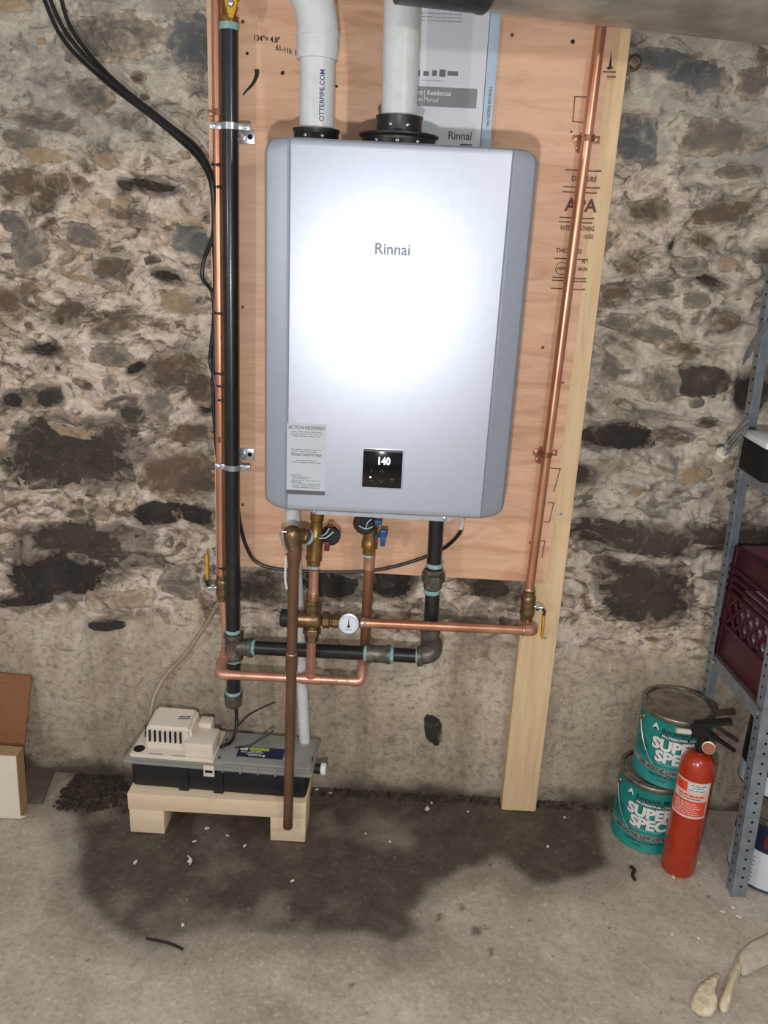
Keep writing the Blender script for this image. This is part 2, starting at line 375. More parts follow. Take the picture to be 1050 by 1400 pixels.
def text_lines(rows, rng, x0, x1, h):
    """unreadable small print: rows of broken bars"""
    bm = B()
    for y, a, b in rows:
        x = a
        while x < b:
            L = min(b - x, rng.uniform(.006, .016)); quad(bm, [(x, y, 0), (x + L, y, 0), (x + L, y + h, 0), (x, y + h, 0)]); x += L + .0018
    return bm
# numpy value noise
_T = np.random.RandomState(5).rand(8, 256, 256)
def vn(x, y, s):
    xi = np.floor(x).astype(int); yi = np.floor(y).astype(int); fx = x - xi; fy = y - yi; fx = fx * fx * (3 - 2 * fx); fy = fy * fy * (3 - 2 * fy)
    T = _T[s % 8]; a = T[xi % 256, yi % 256]; b = T[(xi + 1) % 256, yi % 256]; c_ = T[xi % 256, (yi + 1) % 256]; d = T[(xi + 1) % 256, (yi + 1) % 256]
    return (a * (1 - fx) + b * fx) * (1 - fy) + (c_ * (1 - fx) + d * fx) * fy - .5
def fbm(x, y, sc, oc=4, s=0, g=.5):
    t = 0; a = 1.0
    for i in range(oc): t = t + a * vn(x * sc + 17.3 * i + s * 7.7, y * sc + 9.1 * i + s * 3.3, s + i); sc *= 2.03; a *= g
    return t
def sstep(a, b, x):
    t = np.clip((x - a) / (b - a), 0, 1); return t * t * (3 - 2 * t)

# ------------------------------------------------------------------ STRUCTURE: stone wall
def wall_y(x, z):
    x = np.asarray(x, float); z = np.asarray(z, float)
    led = .405 + .02 * fbm(x, z * 0, 3, 3, 2) + .014 * np.clip(x, -1, 1)
    k_ = .45 * sstep(led - .006, led + .012, z) + .55 * sstep(led + .0, led + .07, z)                    # 0 on the poured skirt, 1 in the rubble
    smooth_top = sstep(1.52, 1.72, z + .05 * fbm(x, z, 2, 2, 3))
    amp = k_ * (1 - .6 * smooth_top) * (.45 + .55 * sstep(.47, .62, z))
    xw = x + .05 * fbm(x, z, 5, 2, 6); zw = z + .05 * fbm(x, z, 5, 2, 7)
    n1 = fbm(xw, zw * 1.35, 6, 3, 1); n2 = fbm(xw, zw * 1.4, 15, 3, 4); n3 = fbm(x, z, 46, 3, 5)
    rid = 1 - np.abs(fbm(xw, zw * 1.5, 9, 3, 2)) * 3.2
    d = .022 * n1 + .021 * n2 + .013 * n3 - .020 * np.clip(rid - .72, 0, 1) * 2
    return .066 + .022 * k_ - 1.25 * amp * d - (1 - k_) * .003 * fbm(x, z, 9, 4, 3) - .0015 * n3

def stone_px(px, py, wpx, hpx, rot, kind, sq=2.6, skew=0):
    p = at(px, py, .08); a = at(px + 10, py, .08); b = at(px, py + 10, .08)
    return dict(x=p.x, z=p.z, w=wpx / 2 * (a - p).length / 10, h=hpx / 2 * abs(b.z - p.z) / 10, rot=radians(rot), kind=kind, sq=sq, skew=skew, sm={'dark': -.02, 'black': -.06, 'brown': .05, 'grey': .1, 'blue': .05, 'tan': .12}[kind])
HAND = [(95, 622, 205, 92, 0, 'dark', 3.4), (246, 650, 104, 74, 0, 'brown', 4), (112, 752, 190, 66, -4, 'dark', 3), (70, 790, 120, 60, 8, 'black', 2.6), (213, 703, 60, 36, 8, 'black', 2.4),
 (268, 704, 44, 26, -5, 'black', 2.6), (262, 594, 62, 22, 3, 'brown', 3), (35, 823, 92, 17, 10, 'black', 2.4), (143, 856, 46, 16, 2, 'black', 2.2), (258, 328, 66, 54, -8, 'blue', 3),
 (240, 508, 82, 50, 12, 'brown', 2.6), (272, 533, 36, 46, 0, 'brown', 2.6), (152, 366, 56, 30, 10, 'brown', 2.4), (118, 128, 60, 46, 0, 'grey', 2.4), (62, 165, 120, 34, -8, 'grey', 2.6),
 (262, 62, 66, 96, 4, 'blue', 3), (150, 50, 150, 70, 8, 'grey', 2.6), (30, 250, 62, 40, 16, 'brown', 2.4), (60, 272, 44, 30, 24, 'brown', 2.4), (14, 415, 44, 30, -8, 'brown', 2.2), (92, 428, 70, 28, 24, 'brown', 2.4),
 (150, 446, 62, 30, 16, 'brown', 2.4), (38, 340, 46, 70, 0, 'grey', 2.6), (64, 545, 40, 24, 8, 'dark', 2.2), (178, 566, 36, 22, 0, 'dark', 2.2), (16, 548, 26, 18, 0, 'black', 2), (208, 254, 76, 14, -6, 'black', 2),
 (72, 250, 40, 22, 20, 'brown', 2.2), (225, 378, 40, 14, -10, 'black', 2), (60, 478, 36, 16, 10, 'black', 2.2), (213, 556, 44, 42, 10, 'grey', 2.4), (150, 488, 60, 30, -6, 'grey', 2.4), (110, 322, 50, 32, -20, 'grey', 2.4), (20, 302, 46, 30, 0, 'grey', 2.2),
 (168, 252, 22, 14, 0, 'dark', 2), (140, 218, 32, 24, 0, 'tan', 2.2), (96, 590, 60, 20, -6, 'tan', 2.2), (182, 504, 30, 12, 30, 'black', 2), (238, 415, 60, 34, -10, 'tan', 2.2), (60, 212, 70, 22, -4, 'tan', 2.2), (24, 190, 50, 34, 0, 'grey', 2.4), (280, 560, 22, 14, 0, 'black', 2), (120, 384, 90, 10, -12, 'tan', 2),
 (885, 812, 128, 82, -4, 'dark', 5, -.26), (868, 737, 168, 40, -5, 'dark', 2.6), (1000, 737, 124, 38, 0, 'dark', 3), (850, 598, 92, 32, -3, 'black', 2.6), (918, 598, 62, 17, -3, 'brown', 2.2), (795, 650, 34, 24, 0, 'dark', 2.2), (956, 522, 84, 44, -6, 'dark', 3), (906, 524, 54, 56, 0, 'grey', 2.6),
 (1032, 540, 50, 58, 0, 'black', 2.6), (930, 478, 60, 20, -12, 'brown', 2.4), (842, 402, 44, 22, 10, 'brown', 2.4), (958, 378, 74, 12, -20, 'black', 2), (968, 330, 42, 18, -26, 'brown', 2.4), (920, 335, 6, 14, 0, 'black', 2), (988, 290, 76, 34, 6, 'brown', 2.4), (890, 288, 66, 30, 4, 'brown', 2.6), (872, 190, 56, 84, 6, 'blue', 2.8), (982, 186, 116, 58, -4, 'grey', 2.8), (958, 104, 90, 44, -6, 'blue', 2.6), (1030, 112, 44, 44, 0, 'grey', 2.6), (900, 78, 70, 32, 0, 'blue', 2.6),
 (835, 505, 36, 40, 0, 'grey', 2.4), (945, 365, 52, 30, 0, 'grey', 2.6), (950, 652, 50, 26, 6, 'tan', 2.4), (900, 458, 70, 26, -8, 'grey', 2.4), (860, 365, 40, 18, -10, 'brown', 2.2), (995, 440, 34, 26, 0, 'brown', 2.2), (1035, 640, 40, 20, 0, 'grey', 2.2), (850, 440, 60, 26, -6, 'grey', 2.4), (830, 330, 20, 30, 0, 'grey', 2.2), (1015, 235, 60, 20, 5, 'grey', 2.4), (905, 395, 48, 26, 0, 'grey', 2.4),
 (352, 806, 66, 34, 0, 'dark', 2.6), (455, 806, 96, 40, 0, 'black', 3), (536, 796, 54, 34, 0, 'black', 3), (673, 808, 66, 30, -6, 'dark', 2.6), (600, 838, 50, 26, 0, 'grey', 2.4), (650, 850, 60, 24, 4, 'grey', 2.4), (245, 800, 56, 40, -10, 'grey', 2.4), (180, 822, 60, 26, 6, 'tan', 2.4), (592, 993, 24, 40, 6, 'black', 2.4)]
STN = [stone_px(*h) for h in HAND]
rng = random.Random(11)
def blocked(x, z): return -.40 < x < .43 and z > .64
n_try = 0
while len(STN) < 190 and n_try < 6000:
    n_try += 1
    x = rng.uniform(-1.12, 1.1); z = rng.uniform(.47, 1.95)
    if blocked(x, z) or (x > .45 and rng.random() < .45): continue
    hh = rng.uniform(.006, .017) * (1.3 if rng.random() < .25 else 1); ww = hh * rng.uniform(1.1, 2.3)
    if any(abs(x - s['x']) < (ww + s['w']) * .95 and abs(z - s['z']) < (hh + s['h']) * 1.0 for s in STN): continue
    STN.append(dict(x=x, z=z, w=ww, h=hh, rot=rng.uniform(-.35, .35), kind=rng.choice(['brown', 'grey', 'dark', 'grey', 'tan', 'brown', 'grey']), sq=rng.choice((2, 2.6, 3.6)), skew=rng.uniform(-.4, .4), sm=rng.uniform(.04, .2)))

def grid_mesh(name, xs, zs, fn, attrs, m, plane='XZ'):
    X, Z = np.meshgrid(xs, zs); Y = fn(X, Z); n, q = X.shape
    V = np.stack([X, Y, Z], -1) if plane == 'XZ' else np.stack([X, Z, Y], -1)
    idx = np.arange(n * q).reshape(n, q)
    F = np.stack([idx[:-1, :-1], idx[:-1, 1:], idx[1:, 1:], idx[1:, :-1]], -1).reshape(-1, 4)
    me = bpy.data.meshes.new(name); me.vertices.add(n * q); me.vertices.foreach_set('co', V.reshape(-1))
    me.loops.add(F.size); me.loops.foreach_set('vertex_index', F.reshape(-1).astype(np.int32)); me.polygons.add(len(F)); me.polygons.foreach_set('loop_start', np.arange(0, F.size, 4, dtype=np.int32))
    me.polygons.foreach_set('use_smooth', np.ones(len(F), dtype=bool)); me.update(); me.validate()
    for an, af in attrs.items():
        a = me.attributes.new(an, 'FLOAT', 'POINT'); a.data.foreach_set('value', af(X, Z).reshape(-1).astype(np.float32))
    me.materials.append(m); o = bpy.data.objects.new(name, me); COL.objects.link(o); ROOT[o.name] = Matrix.Identity(4); return o

def wall_carved(X, Z):
    Y = wall_y(X, Z)
    for s in STN:
        x0, z0 = s['x'], s['z']; R = max(s['w'], s['h']) * 1.5
        j = np.where((np.abs(X - x0) < R) & (np.abs(Z - z0) < R))
        if not len(j[0]): continue
        dx = X[j] - x0; dz = Z[j] - z0; c_, q_ = cos(s['rot']), sin(s['rot'])
        u = (dx * c_ + dz * q_); v = (-dx * q_ + dz * c_); u = (u - s['skew'] * v) / s['w']; v = v / s['h']
        rr = (np.abs(u) ** s['sq'] + np.abs(v) ** s['sq']) ** (1 / s['sq']) + .16 * fbm(X[j], Z[j], 22, 3, 3) + .1 * fbm(X[j], Z[j], 60, 2, 1)
        Y[j] += (.014 * sstep(.92, .6, rr)) * min(1, s['h'] / .012)
    return Y
def stain_at(X, Z):
    """dirt bleeding out of the dark stones into the mortar round them"""
    A = np.zeros(X.shape)
    for s in STN[:len(HAND)]:
        if s['kind'] not in ('dark', 'black', 'brown'): continue
        x0, z0 = s['x'], s['z']; R = max(s['w'], s['h']) * 2.1
        j = np.where((np.abs(X - x0) < R) & (np.abs(Z - z0) < R))
        if not len(j[0]): continue
        dx = X[j] - x0; dz = Z[j] - z0; c_, q_ = cos(s['rot']), sin(s['rot'])
        u = (dx * c_ + dz * q_); v = (-dx * q_ + dz * c_); u = (u - s['skew'] * v) / (s['w'] + .006); v = v / (s['h'] + .006)
        rr = (np.abs(u) ** 2.4 + np.abs(v) ** 2.4) ** (1 / 2.4) + .55 * fbm(X[j], Z[j], 16, 4, 2)
        A[j] = np.maximum(A[j], (.66 if s['kind'] != 'brown' else .4) * sstep(1.22, .92, rr))
    return A
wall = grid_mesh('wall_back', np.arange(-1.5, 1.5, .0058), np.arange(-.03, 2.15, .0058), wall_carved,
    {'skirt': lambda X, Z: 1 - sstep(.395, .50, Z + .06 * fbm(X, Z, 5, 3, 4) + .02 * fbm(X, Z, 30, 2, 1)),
     'parge_shade': lambda X, Z: np.clip(sstep(1.48, 1.62, Z + .16 * fbm(X, Z, 4, 3, 5)) * .9 + sstep(.34, .62, X + .35 * fbm(X, Z, 3, 4, 2)) * .6 * sstep(.55, .75, Z), 0, 1),  # grey parging; some of its tone is duct shade put into the colour
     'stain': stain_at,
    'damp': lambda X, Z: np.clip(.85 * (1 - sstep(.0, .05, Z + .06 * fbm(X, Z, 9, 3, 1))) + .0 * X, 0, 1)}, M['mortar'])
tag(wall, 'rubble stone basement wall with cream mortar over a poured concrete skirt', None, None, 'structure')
def stone_mesh(s, seg, rings, seed):
    r_ = random.Random(seed); bm = B(); ph = [(n_, r_.uniform(0, 6.28), r_.uniform(.3, 1) * .16 / (n_ ** .62)) for n_ in (2, 3, 4, 5, 7, 9, 11, 14)]; prev = None; sm = bm.verts.layers.float.new('smear')
    y0 = float(wall_y(s['x'], s['z'])); c_, q_ = cos(s['rot']), sin(s['rot'])
    def P(t, k):
        e = 2 / s['sq']; ct, st = cos(t), sin(t)
        f = k * (1 + sum(a_ * sin(n_ * t + p_) for n_, p_, a_ in ph))
        u = math.copysign(abs(ct) ** e, ct) * s['w'] * f; v = math.copysign(abs(st) ** e, st) * s['h'] * f; u += s['skew'] * v
        return s['x'] + u * c_ - v * q_, s['z'] + u * q_ + v * c_
    pro = min(.0035, s['h'] * .15)
    def depth(x, z, k): 
        return float(wall_y(x, z)) * .45 + y0 * .55 - pro + (.012 if k > 1.02 else .0035 if k > .9 else 0) + .006 * float(fbm(np.array([x]), np.array([z]), 30, 2, 6)[0])
    cen = bm.verts.new((s['x'], depth(s['x'], s['z'], 0), s['z'])); cen[sm] = s.get('sm', 0)
    for k in rings:
        cur = []
        for j in range(seg):
            x, z = P(2 * pi * j / seg, k); cur.append(bm.verts.new((x, depth(x, z, k), z))); cur[-1][sm] = s.get('sm', 0) + .20 * max(0, (k - .5) / .5)
        for j in range(seg):
            if prev is None: bm.faces.new((cen, cur[j], cur[(j + 1) % seg]))
            else: bm.faces.new((prev[j], cur[j], cur[(j + 1) % seg], prev[(j + 1) % seg]))
        prev = cur
    bmesh.ops.recalc_face_normals(bm, faces=bm.faces[:])
    # keep the face toward the room
    if sum(f.normal.y for f in bm.faces) > 0: bmesh.ops.reverse_faces(bm, faces=bm.faces[:])
    return bm
for i, s in enumerate(STN):
    big = i < len(HAND)
    bm = stone_mesh(s, (44 if s['w'] > .06 else 28) if big else 14, (.25, .45, .65, .8, .92, 1.02, 1.1) if s['w'] > .06 else (.3, .6, .82, 1.0, 1.1) if big else (.55, .9, 1.08), i)
    obj('stone', bm, ST[s['kind']], wall, angle=180)

# ------------------------------------------------------------------ floor
WETP = [(60, 1100), (74, 1056), (300, 1062), (520, 1074), (700, 1078), (850, 1092), (842, 1150), (850, 1190), (806, 1212), (726, 1212), (682, 1184), (612, 1212), (572, 1246), (592, 1272), (578, 1302), (530, 1316), (494, 1290), (440, 1292), (330, 1284), (250, 1300), (206, 1312), (172, 1296), (116, 1270), (92, 1222), (98, 1170), (90, 1120)]
WP = np.array([tuple(atz(a, b, 0))[:2] for a, b in WETP]); WP[1:6, 1] = .2
def poly_sd(X, Y, P):
    d = np.full(X.shape, 1e9); ins = np.zeros(X.shape, bool)
    for i in range(len(P)):
        (x1, y1), (x2, y2) = P[i], P[(i + 1) % len(P)]; ex, ey = x2 - x1, y2 - y1
        t = np.clip(((X - x1) * ex + (Y - y1) * ey) / (ex * ex + ey * ey + 1e-12), 0, 1)
        d = np.minimum(d, np.hypot(X - x1 - t * ex, Y - y1 - t * ey))
        cnd = ((y1 > Y) != (y2 > Y)) & (X < ex * (Y - y1) / (ey + 1e-12) + x1); ins ^= cnd
    return np.where(ins, -d, d)
SPOTS = [(297, 1225, .012), (575, 1186, .012), (600, 1206, .008), (601, 1252, .009), (650, 1272, .011), (631, 1240, .008), (536, 1240, .007), (190, 1262, .009), (222, 1232, .006), (782, 1128, .01), (672, 1300, .006), (480, 1345, .006), (866, 1190, .006)]
def wet_at(X, Y):
    sd = poly_sd(X, Y, WP) + .034 * fbm(X, Y, 9, 4, 3)
    w_ = .95 * sstep(.012, -.05, sd) * (1 - .3 * np.clip(sstep(.1, .5, fbm(X, Y, 7, 4, 5)), 0, 1))
    w_ = np.maximum(w_, .35 * sstep(.07, -.0, sd))
    w_ = np.maximum(w_, .9 * sstep(-.02, .07, Y + .05 * fbm(X, Y, 7, 3, 2)) * sstep(.8, .6, np.abs(X)))
    for a, b, r in SPOTS:
        p = atz(a, b, 0); w_ = np.maximum(w_, .75 * sstep(r * 1.3, r * .6, np.hypot(X - p.x, (Y - p.y)) + .006 * fbm(X, Y, 60, 2, 1)))
    return w_
floor = grid_mesh('floor', np.arange(-1.7, 1.9, .0105), np.arange(-1.9, .1, .0105), lambda X, Y: .003 * fbm(X, Y, 4, 4, 2) + .0016 * fbm(X, Y, 30, 3, 4) - .0025, {'wet': wet_at}, M['floor'], 'XY')
tag(floor, 'worn grey concrete floor with a large dark damp patch', None, None, 'structure')
bm = B(); quad(bm, [(-4, -6, -.012), (4, -6, -.012), (4, .4, -.012), (-4, .4, -.012)])
o = obj('floor_slab', bm, 'floor', smooth=False, origin=(0, 0, 0)); tag(o, 'concrete floor slab running on behind the viewer', None, None, 'structure')

# ------------------------------------------------------------------ plywood panel and stud
pl = thing('plywood_panel', (0, .007, .655), 'salmon plywood backing sheet with stamped print, fixed to the stone wall behind the heater', 'plywood')
PL, PR, PB, PT = -.388, .386, .655, 2.0
xr0, xr1 = at(822, 235, 0).x, at(752, 795, 0).x
bm = B(); prism(bm, [(PL, 0, PB), (at(746, 797, 0).x, 0, PB), (at(838, 46, 0).x, 0, at(838, 46, 0).z), (.392, 0, PT), (PL + .004, 0, PT)], (0, .014, 0))
obj('sheet', bm, 'ply', pl, smooth=False)
for a, b in ((332, 420), (332, 690), (340, 185), (332, 30), (725, 742), (769, 523), (742, 475), (700, 48), (762, 498)):
    p = at(a, b, -.0005); obj('screw', lathe(B(), p + Vector((0, .002, 0)), (0, -1, 0), [(0, .0035), (.003, .0035), (.0034, .002)], 10), 'copper_brown', pl)
# printing on the sheet
def stamp(bm, name='stamp_lettering', m='ink_soft'): return obj(name, bm, m, pl, smooth=False)
def bars(lst, h=.0022):
    bm = B()
    for x0, x1, y in lst:
        a = at(x0, y, -.0008); b = at(x1, y + (x1 - x0) * .06, -.0008)
        box(bm, (a.x, -.0009, a.z - h / 2), (b.x, -.0002, a.z + h / 2))
    return bm
for b_ in [(773, 822, 232), (770, 820, 255), (769, 816, 262), (765, 812, 297), (764, 810, 303), (758, 804, 353), (755, 801, 379), (755, 801, 383), (753, 800, 394), (830, 842, 105), (824, 842, 98)]: stamp(bars([b_]), 'stamp_line')
for txt, px, py, sz, sx in (('EXPOSURE', 781, 247, .013, .8), ('RATED SHEATHING', 766, 314, .0125, .62), ('THICKNESS', 760, 345, .012, .85), ('15/32', 797, 326, .011, .8), ('PS 1', 795, 360, .010, .8), ('48-24', 790, 370, .010, .8)):
    on_wall(txt, sz, at(px, py, -.0009), 'ink_soft', pl, .0003, sx=sx, name='stamp_lettering')
on_wall('APA', .034, at(772, 288, -.0009), 'ink_soft', pl, .0009, sx=1.0, name='stamp_lettering')
p = at(768, 367, -.0009); bm = B()
for j in range(24):
    a0, a1 = 2 * pi * j / 24, 2 * pi * (j + 1) / 24
    quad(bm, [(p.x + .013 * cos(a0), p.y, p.z + .013 * sin(a0)), (p.x + .013 * cos(a1), p.y, p.z + .013 * sin(a1)), (p.x + .0115 * cos(a1), p.y, p.z + .0115 * sin(a1)), (p.x + .0115 * cos(a0), p.y, p.z + .0115 * sin(a0))])
stamp(bm, 'stamp_circle'); on_wall('APA', .009, p + Vector((-.009, 0, -.003)), 'ink_soft', pl, .0003, name='stamp_lettering')
def rectline(pts, t=.002):
    bm = B()
    for (a, b), (c_, d) in zip(pts, pts[1:]):
        p, q = at(a, b, -.0008), at(c_, d, -.0008); v = (q - p).normalized(); nrm = Vector((-v.z, 0, v.x)) * t / 2; p = p - v * t / 2; q = q + v * t / 2
        quad(bm, [p - nrm, q - nrm, q + nrm, p + nrm])
    return bm
stamp(rectline([(804, 133), (786, 132), (783, 166), (803, 168)]), 'stamp_box'); stamp(rectline([(754, 640), (766, 641), (757, 672)]), 'stamp_box'); stamp(rectline([(750, 687), (757, 688), (751, 714), (744, 713)]), 'stamp_box'); stamp(rectline([(738, 739), (745, 740), (741, 762)]), 'stamp_box')
bm = B(); p = at(834, 88, -.0008); prism(bm, [p + Vector(v) for v in ((-.007, 0, -.006), (-.002, 0, -.004), (0, 0, .022), (.003, 0, -.004), (.008, 0, -.006), (0, 0, -.009))], (0, .0006, 0)); stamp(bm, 'stamp_arrow', 'ink')
for txt, px, py, sz, rot in (('134"= 4.8"', 346, 55, .0135, .05), ('61-11h  h.', 377, 68, .0125, .2)):
    on_wall(txt, sz, at(px, py, -.0009), 'ink', pl, .0003, sx=.9, name='pencilled_note', xdir=(1, 0, -rot))
bm = B(); tube(bm, smooth_path([at(*q, -.0006) for q in ((351, 95), (351, 103), (346, 114), (338, 123), (332, 130))]), [.004 * (1 - i / 36) + .0007 for i in range(33)], 8); obj('marker_stroke', bm, 'ink', pl)
for a, b, r in ((338, 73, .003), (386, 100, .0036), (387, 99, .003), (460, 118, .0028), (781, 180, .002), (783, 57, .004)):
    p = at(a, b, -.0006); obj('knot_hole', lathe(B(), p, (0, -1, 0), [(0, r), (.0006, r), (.001, r * .6)], 10), 'ink', pl)

a = at(861, 45, .015); b = at(730, 1117, .015)
b0 = atz(682, 1121, 0); b1 = Vector((.425, .015, 0)); w_ = .089
stx = lambda z: .4335 - .0075 * z / 1.8
bm = B(); bev_pts = []
prism(bm, [(.4335 - w_, .0155, 0), (.4335, .0155, 0), (.426, .0155, 2.0), (.426 - w_, .0155, 2.0)], (0, .040, 0))
bmesh.ops.bevel(bm, geom=[e for e in bm.edges if abs(e.verts[0].co.z - e.verts[1].co.z) > 1], offset=.003, segments=2, affect='EDGES')
st = thing('wall_stud', (.39, .035, 0), 'pale pine stud standing on the floor behind the right edge of the plywood', 'stud')
obj('board', bm, 'pine', st)
for px, py in ((748, 606), (766, 702), (745, 872)):
    p = at(px, py, .0155); obj('nail_head', lathe(B(), p, (0, -1, 0), [(-.003, .004), (.0008, .004), (.0012, .002)], 10), 'zinc', st)
p = at(738, 762, .0155); bm = B(); box(bm, p + Vector((-.006, -.002, -.007)), p + Vector((.006, .001, .007)), .0008); obj('nail_plate', bm, 'zinc', st)

# ------------------------------------------------------------------ wall hook
p = at(866, 88, .05); hk = thing('wall_hook', p, 'small rusty ring hook in the stone wall beside the stud top', 'hook')
bm = B(); tube(bm, [p + Vector((.012 * cos(t), -.004, .012 * sin(t))) for t in np.linspace(-2.4, 2.6, 18)], .0022, 8); obj('ring', bm, 'copper_brown', hk)
bm = B(); tube(bm, [p + Vector((-.012, -.004, .0)), p + Vector((-.014, .05, .002))], .0025, 8); obj('shank', bm, 'copper_brown', hk)

# ------------------------------------------------------------------ water heater
ZB, ZT = .892, 1.553; W = .235
wh = thing('water_heater', (0, -.12, .882), 'silver wall-hung tankless water heater with a black digital display', 'water heater')
bm = B(); box(bm, (-.229, -.205, ZB + .006), (.229, -.004, ZT - .006), .006); obj('body', bm, 'silver_side', wh)
prof = [(-.2350, -.204), (-.2350, -.238), (-.2335, -.246), (-.2285, -.252), (-.216, -.2575), (-.200, -.2635), (-.1925, -.2665), (-.1908, -.2645), (-.189, -.2668), (-.186, -.2695), (-.16, -.27)]
prof = prof + [(-x, y) for x, y in prof[::-1]]
R_ = .026
rows = []
def wr(dz): return W - R_ + sqrt(max(0, R_ * R_ - max(0, R_ - dz) ** 2))
for dz, k_ in [(0, 0), (0, .86), (.0012, .94), (.004, .985), (.008, 1), (.013, 1), (.019, 1), (.026, 1)]: rows.append((ZT - dz, wr(dz), k_))
for t in (.2, .4, .6, .8): rows.append((ZT - .026 - t * (ZT - ZB - .052), W, 1))
for dz, k_ in [(.026, 1), (.019, 1), (.013, 1), (.008, 1), (.004, .985), (.0012, .94), (0, .86), (0, 0)]: rows.append((ZB + dz, wr(dz), k_))
bm = B(); G = []
for z, hw, k_ in rows:
    line = []
    for x, y in prof:
        if abs(x) > .193: x2 = math.copysign(.193 + (abs(x) - .193) * (hw - .193) / (W - .193), x)
        else: x2 = x
        line.append(bm.verts.new((x2, -.204 + (y + .204) * k_, z)))
    G.append(line)
for r1, r2 in zip(G, G[1:]):
    for j in range(len(prof) - 1): bm.faces.new((r1[j], r2[j], r2[j + 1], r1[j + 1]))
bmesh.ops.recalc_face_normals(bm, faces=bm.faces[:])
if sum(f.normal.y * f.calc_area() for f in bm.faces) > 0: bmesh.ops.reverse_faces(bm, faces=bm.faces[:])
obj('front_cover', bm, 'silver', wh, angle=24)
bm = B(); box(bm, (-.2315, -.2065, ZB + .0025), (.2315, -.2035, ZT - .0025), .001); obj('cover_seam', bm, 'silver_dark', wh)
# underside hanger plate
bm = B(); prism(bm, [at(*q, -.19) for q in ((418, 684), (422, 696), (430, 702), (606, 713), (614, 713), (622, 706), (626, 692))], (0, .03, 0)); bp = obj('bottom_plate', bm, 'plate', wh, smooth=False)
for px, py in ((429, 698), (607, 709)):
    obj('plate_screw', lathe(B(), at(px, py, -.189), (0, -1, 0), [(0, .005), (.002, .005), (.003, .003)], 12), 'zinc', bp)
on_wall('Rinnai', .0265, at(509, 347, -.2706) , 'logo', wh, .0005, sx=.97, xdir=(1, 0, 0))
# display
bm = B(); box(bm, (-.0475, -.2712, .9445), (.0335, -.266, 1.0255), .0025); obj('display_frame', bm, 'plate', wh)
bm = B(); box(bm, (-.0445, -.2722, .9475), (.0305, -.267, 1.0225), .0015); dsp = obj('display', bm, 'blk_glass', wh)
bm = B(); box(bm, (-.0435, -.2724, 1.0185), (.0295, -.2718, 1.0215)); obj('display_edge', bm, 'silver_dark', dsp)
p = at(513, 634.5, -.2727); on_wall('140', .0205, p, emit('lit_digits', (236, 242, 255), 3.0), dsp, .0004, sx=.82, name='lit_digits')
bm = B(); box(bm, at(504, 652, -.2726) + Vector((-.0014, 0, -.0013)), at(504, 652, -.2726) + Vector((.0016, .0004, .0013))); obj('indicator_lamp', bm, emit('lit_lamp', (225, 235, 255), 3.0), dsp)
for pts in (((517, 645), (520, 642), (523, 646)), ((516, 656), (519, 659), (522, 656)), ((531, 658), (536, 658)), ((531, 655), (536, 655)), ((503, 656), (508, 657)), ((505.5, 641), (505.5, 645))):
    bm = B()
    for (a, b), (c_, d) in zip(pts, pts[1:]):
        q1, q2 = at(a, b, -.2727), at(c_, d, -.2727); tube(bm, [q1, q2], .0004, 5)
    obj('display_icon', bm, 'ink_grey', dsp)
# sticker
A = Vector((-.1885, -.2704, .9265)); SW, SH = .0735, .1385
bm = B(); box(bm, (A.x, -.2708, A.z), (A.x + SW, -.2698, A.z + SH)); sk = obj('sticker', bm, 'sticker', wh); tag(sk, 'pale grey instruction sticker')
bm = B(); box(bm, (A.x, -.2711, A.z), (A.x + SW, -.2707, A.z + .0085)); obj('sticker_band', bm, 'sticker_dark', sk)
on_wall('ACTION REQUIRED!', .0092, (A.x + SW / 2, -.2711, A.z + SH - .0105), 'ink_grey', sk, .0002, 'CENTER', .82)
on_wall('Rinnai Control App', .0088, (A.x + SW / 2, -.2711, A.z + .0765), 'ink_grey', sk, .0002, 'CENTER', .82)
r2 = random.Random(3)
rows2 = [(A.z + SH - y, A.x + a, A.x + SW - b) for y, a, b in ((.0165, .009, .009), (.0205, .007, .007), (.0245, .011, .011), (.0505, .007, .007), (.0545, .010, .018), (.0715, .018, .018), (.0755, .010, .010), (.1005, .007, .045), (.1042, .010, .028), (.1078, .010, .033), (.1112, .010, .010), (.1145, .007, .045), (.118, .010, .008), (.1215, .010, .010), (.125, .010, .010))]
obj('small_print', to_wall(text_lines(rows2, r2, 0, 0, .0012), (0, -.27115, 0)), 'ink_grey', sk, smooth=False)
# vent collars
def collar(c_, z0, rb, tiers, seg=36):
    bm = B(); lathe(bm, (c_[0], c_[1], z0), (0, 0, 1), tiers, seg); return bm
VL, VR = at(433, 170, -.13), at(546, 165, -.13)
zc = ZT - .008
cl = obj('intake_collar', collar((VL.x, -.13), zc, 0, [(0, .041), (.030, .041), (.033, .043), (.036, .043), (.0365, .034), (.03, .032)]), 'blk_plastic', wh)
cr = obj('exhaust_collar', collar((VR.x, -.13), zc, 0, [(0, .066), (.026, .068), (.030, .073), (.033, .073), (.0345, .068), (.035, .042), (.056, .041), (.062, .043), (.064, .043), (.0645, .035), (.05, .033)], 44), 'blk_plastic', wh)
for c_, r, z, angs, par in ((VL, .041, zc + .022, (-70, -112), cl), (VR, .067, zc + .018, (-92, -60, -125), cr), (VR, .041, zc + .047, (-68, -112), cr)):
    for a_ in angs:
        d = Vector((cos(radians(a_)), sin(radians(a_)), 0)); obj('collar_screw', lathe(B(), Vector((c_.x, -.13, z)) + d * r, d, [(-.001, .0032), (.0018, .0032), (.0024, .002)], 10), 'chrome', par)
p = at(637, 199, -.10); bm = B(); box(bm, p + Vector((-.012, -.006, -.02)), p + Vector((.012, .006, .002)), .003); obj('top_clip', bm, 'silver_dark', wh)

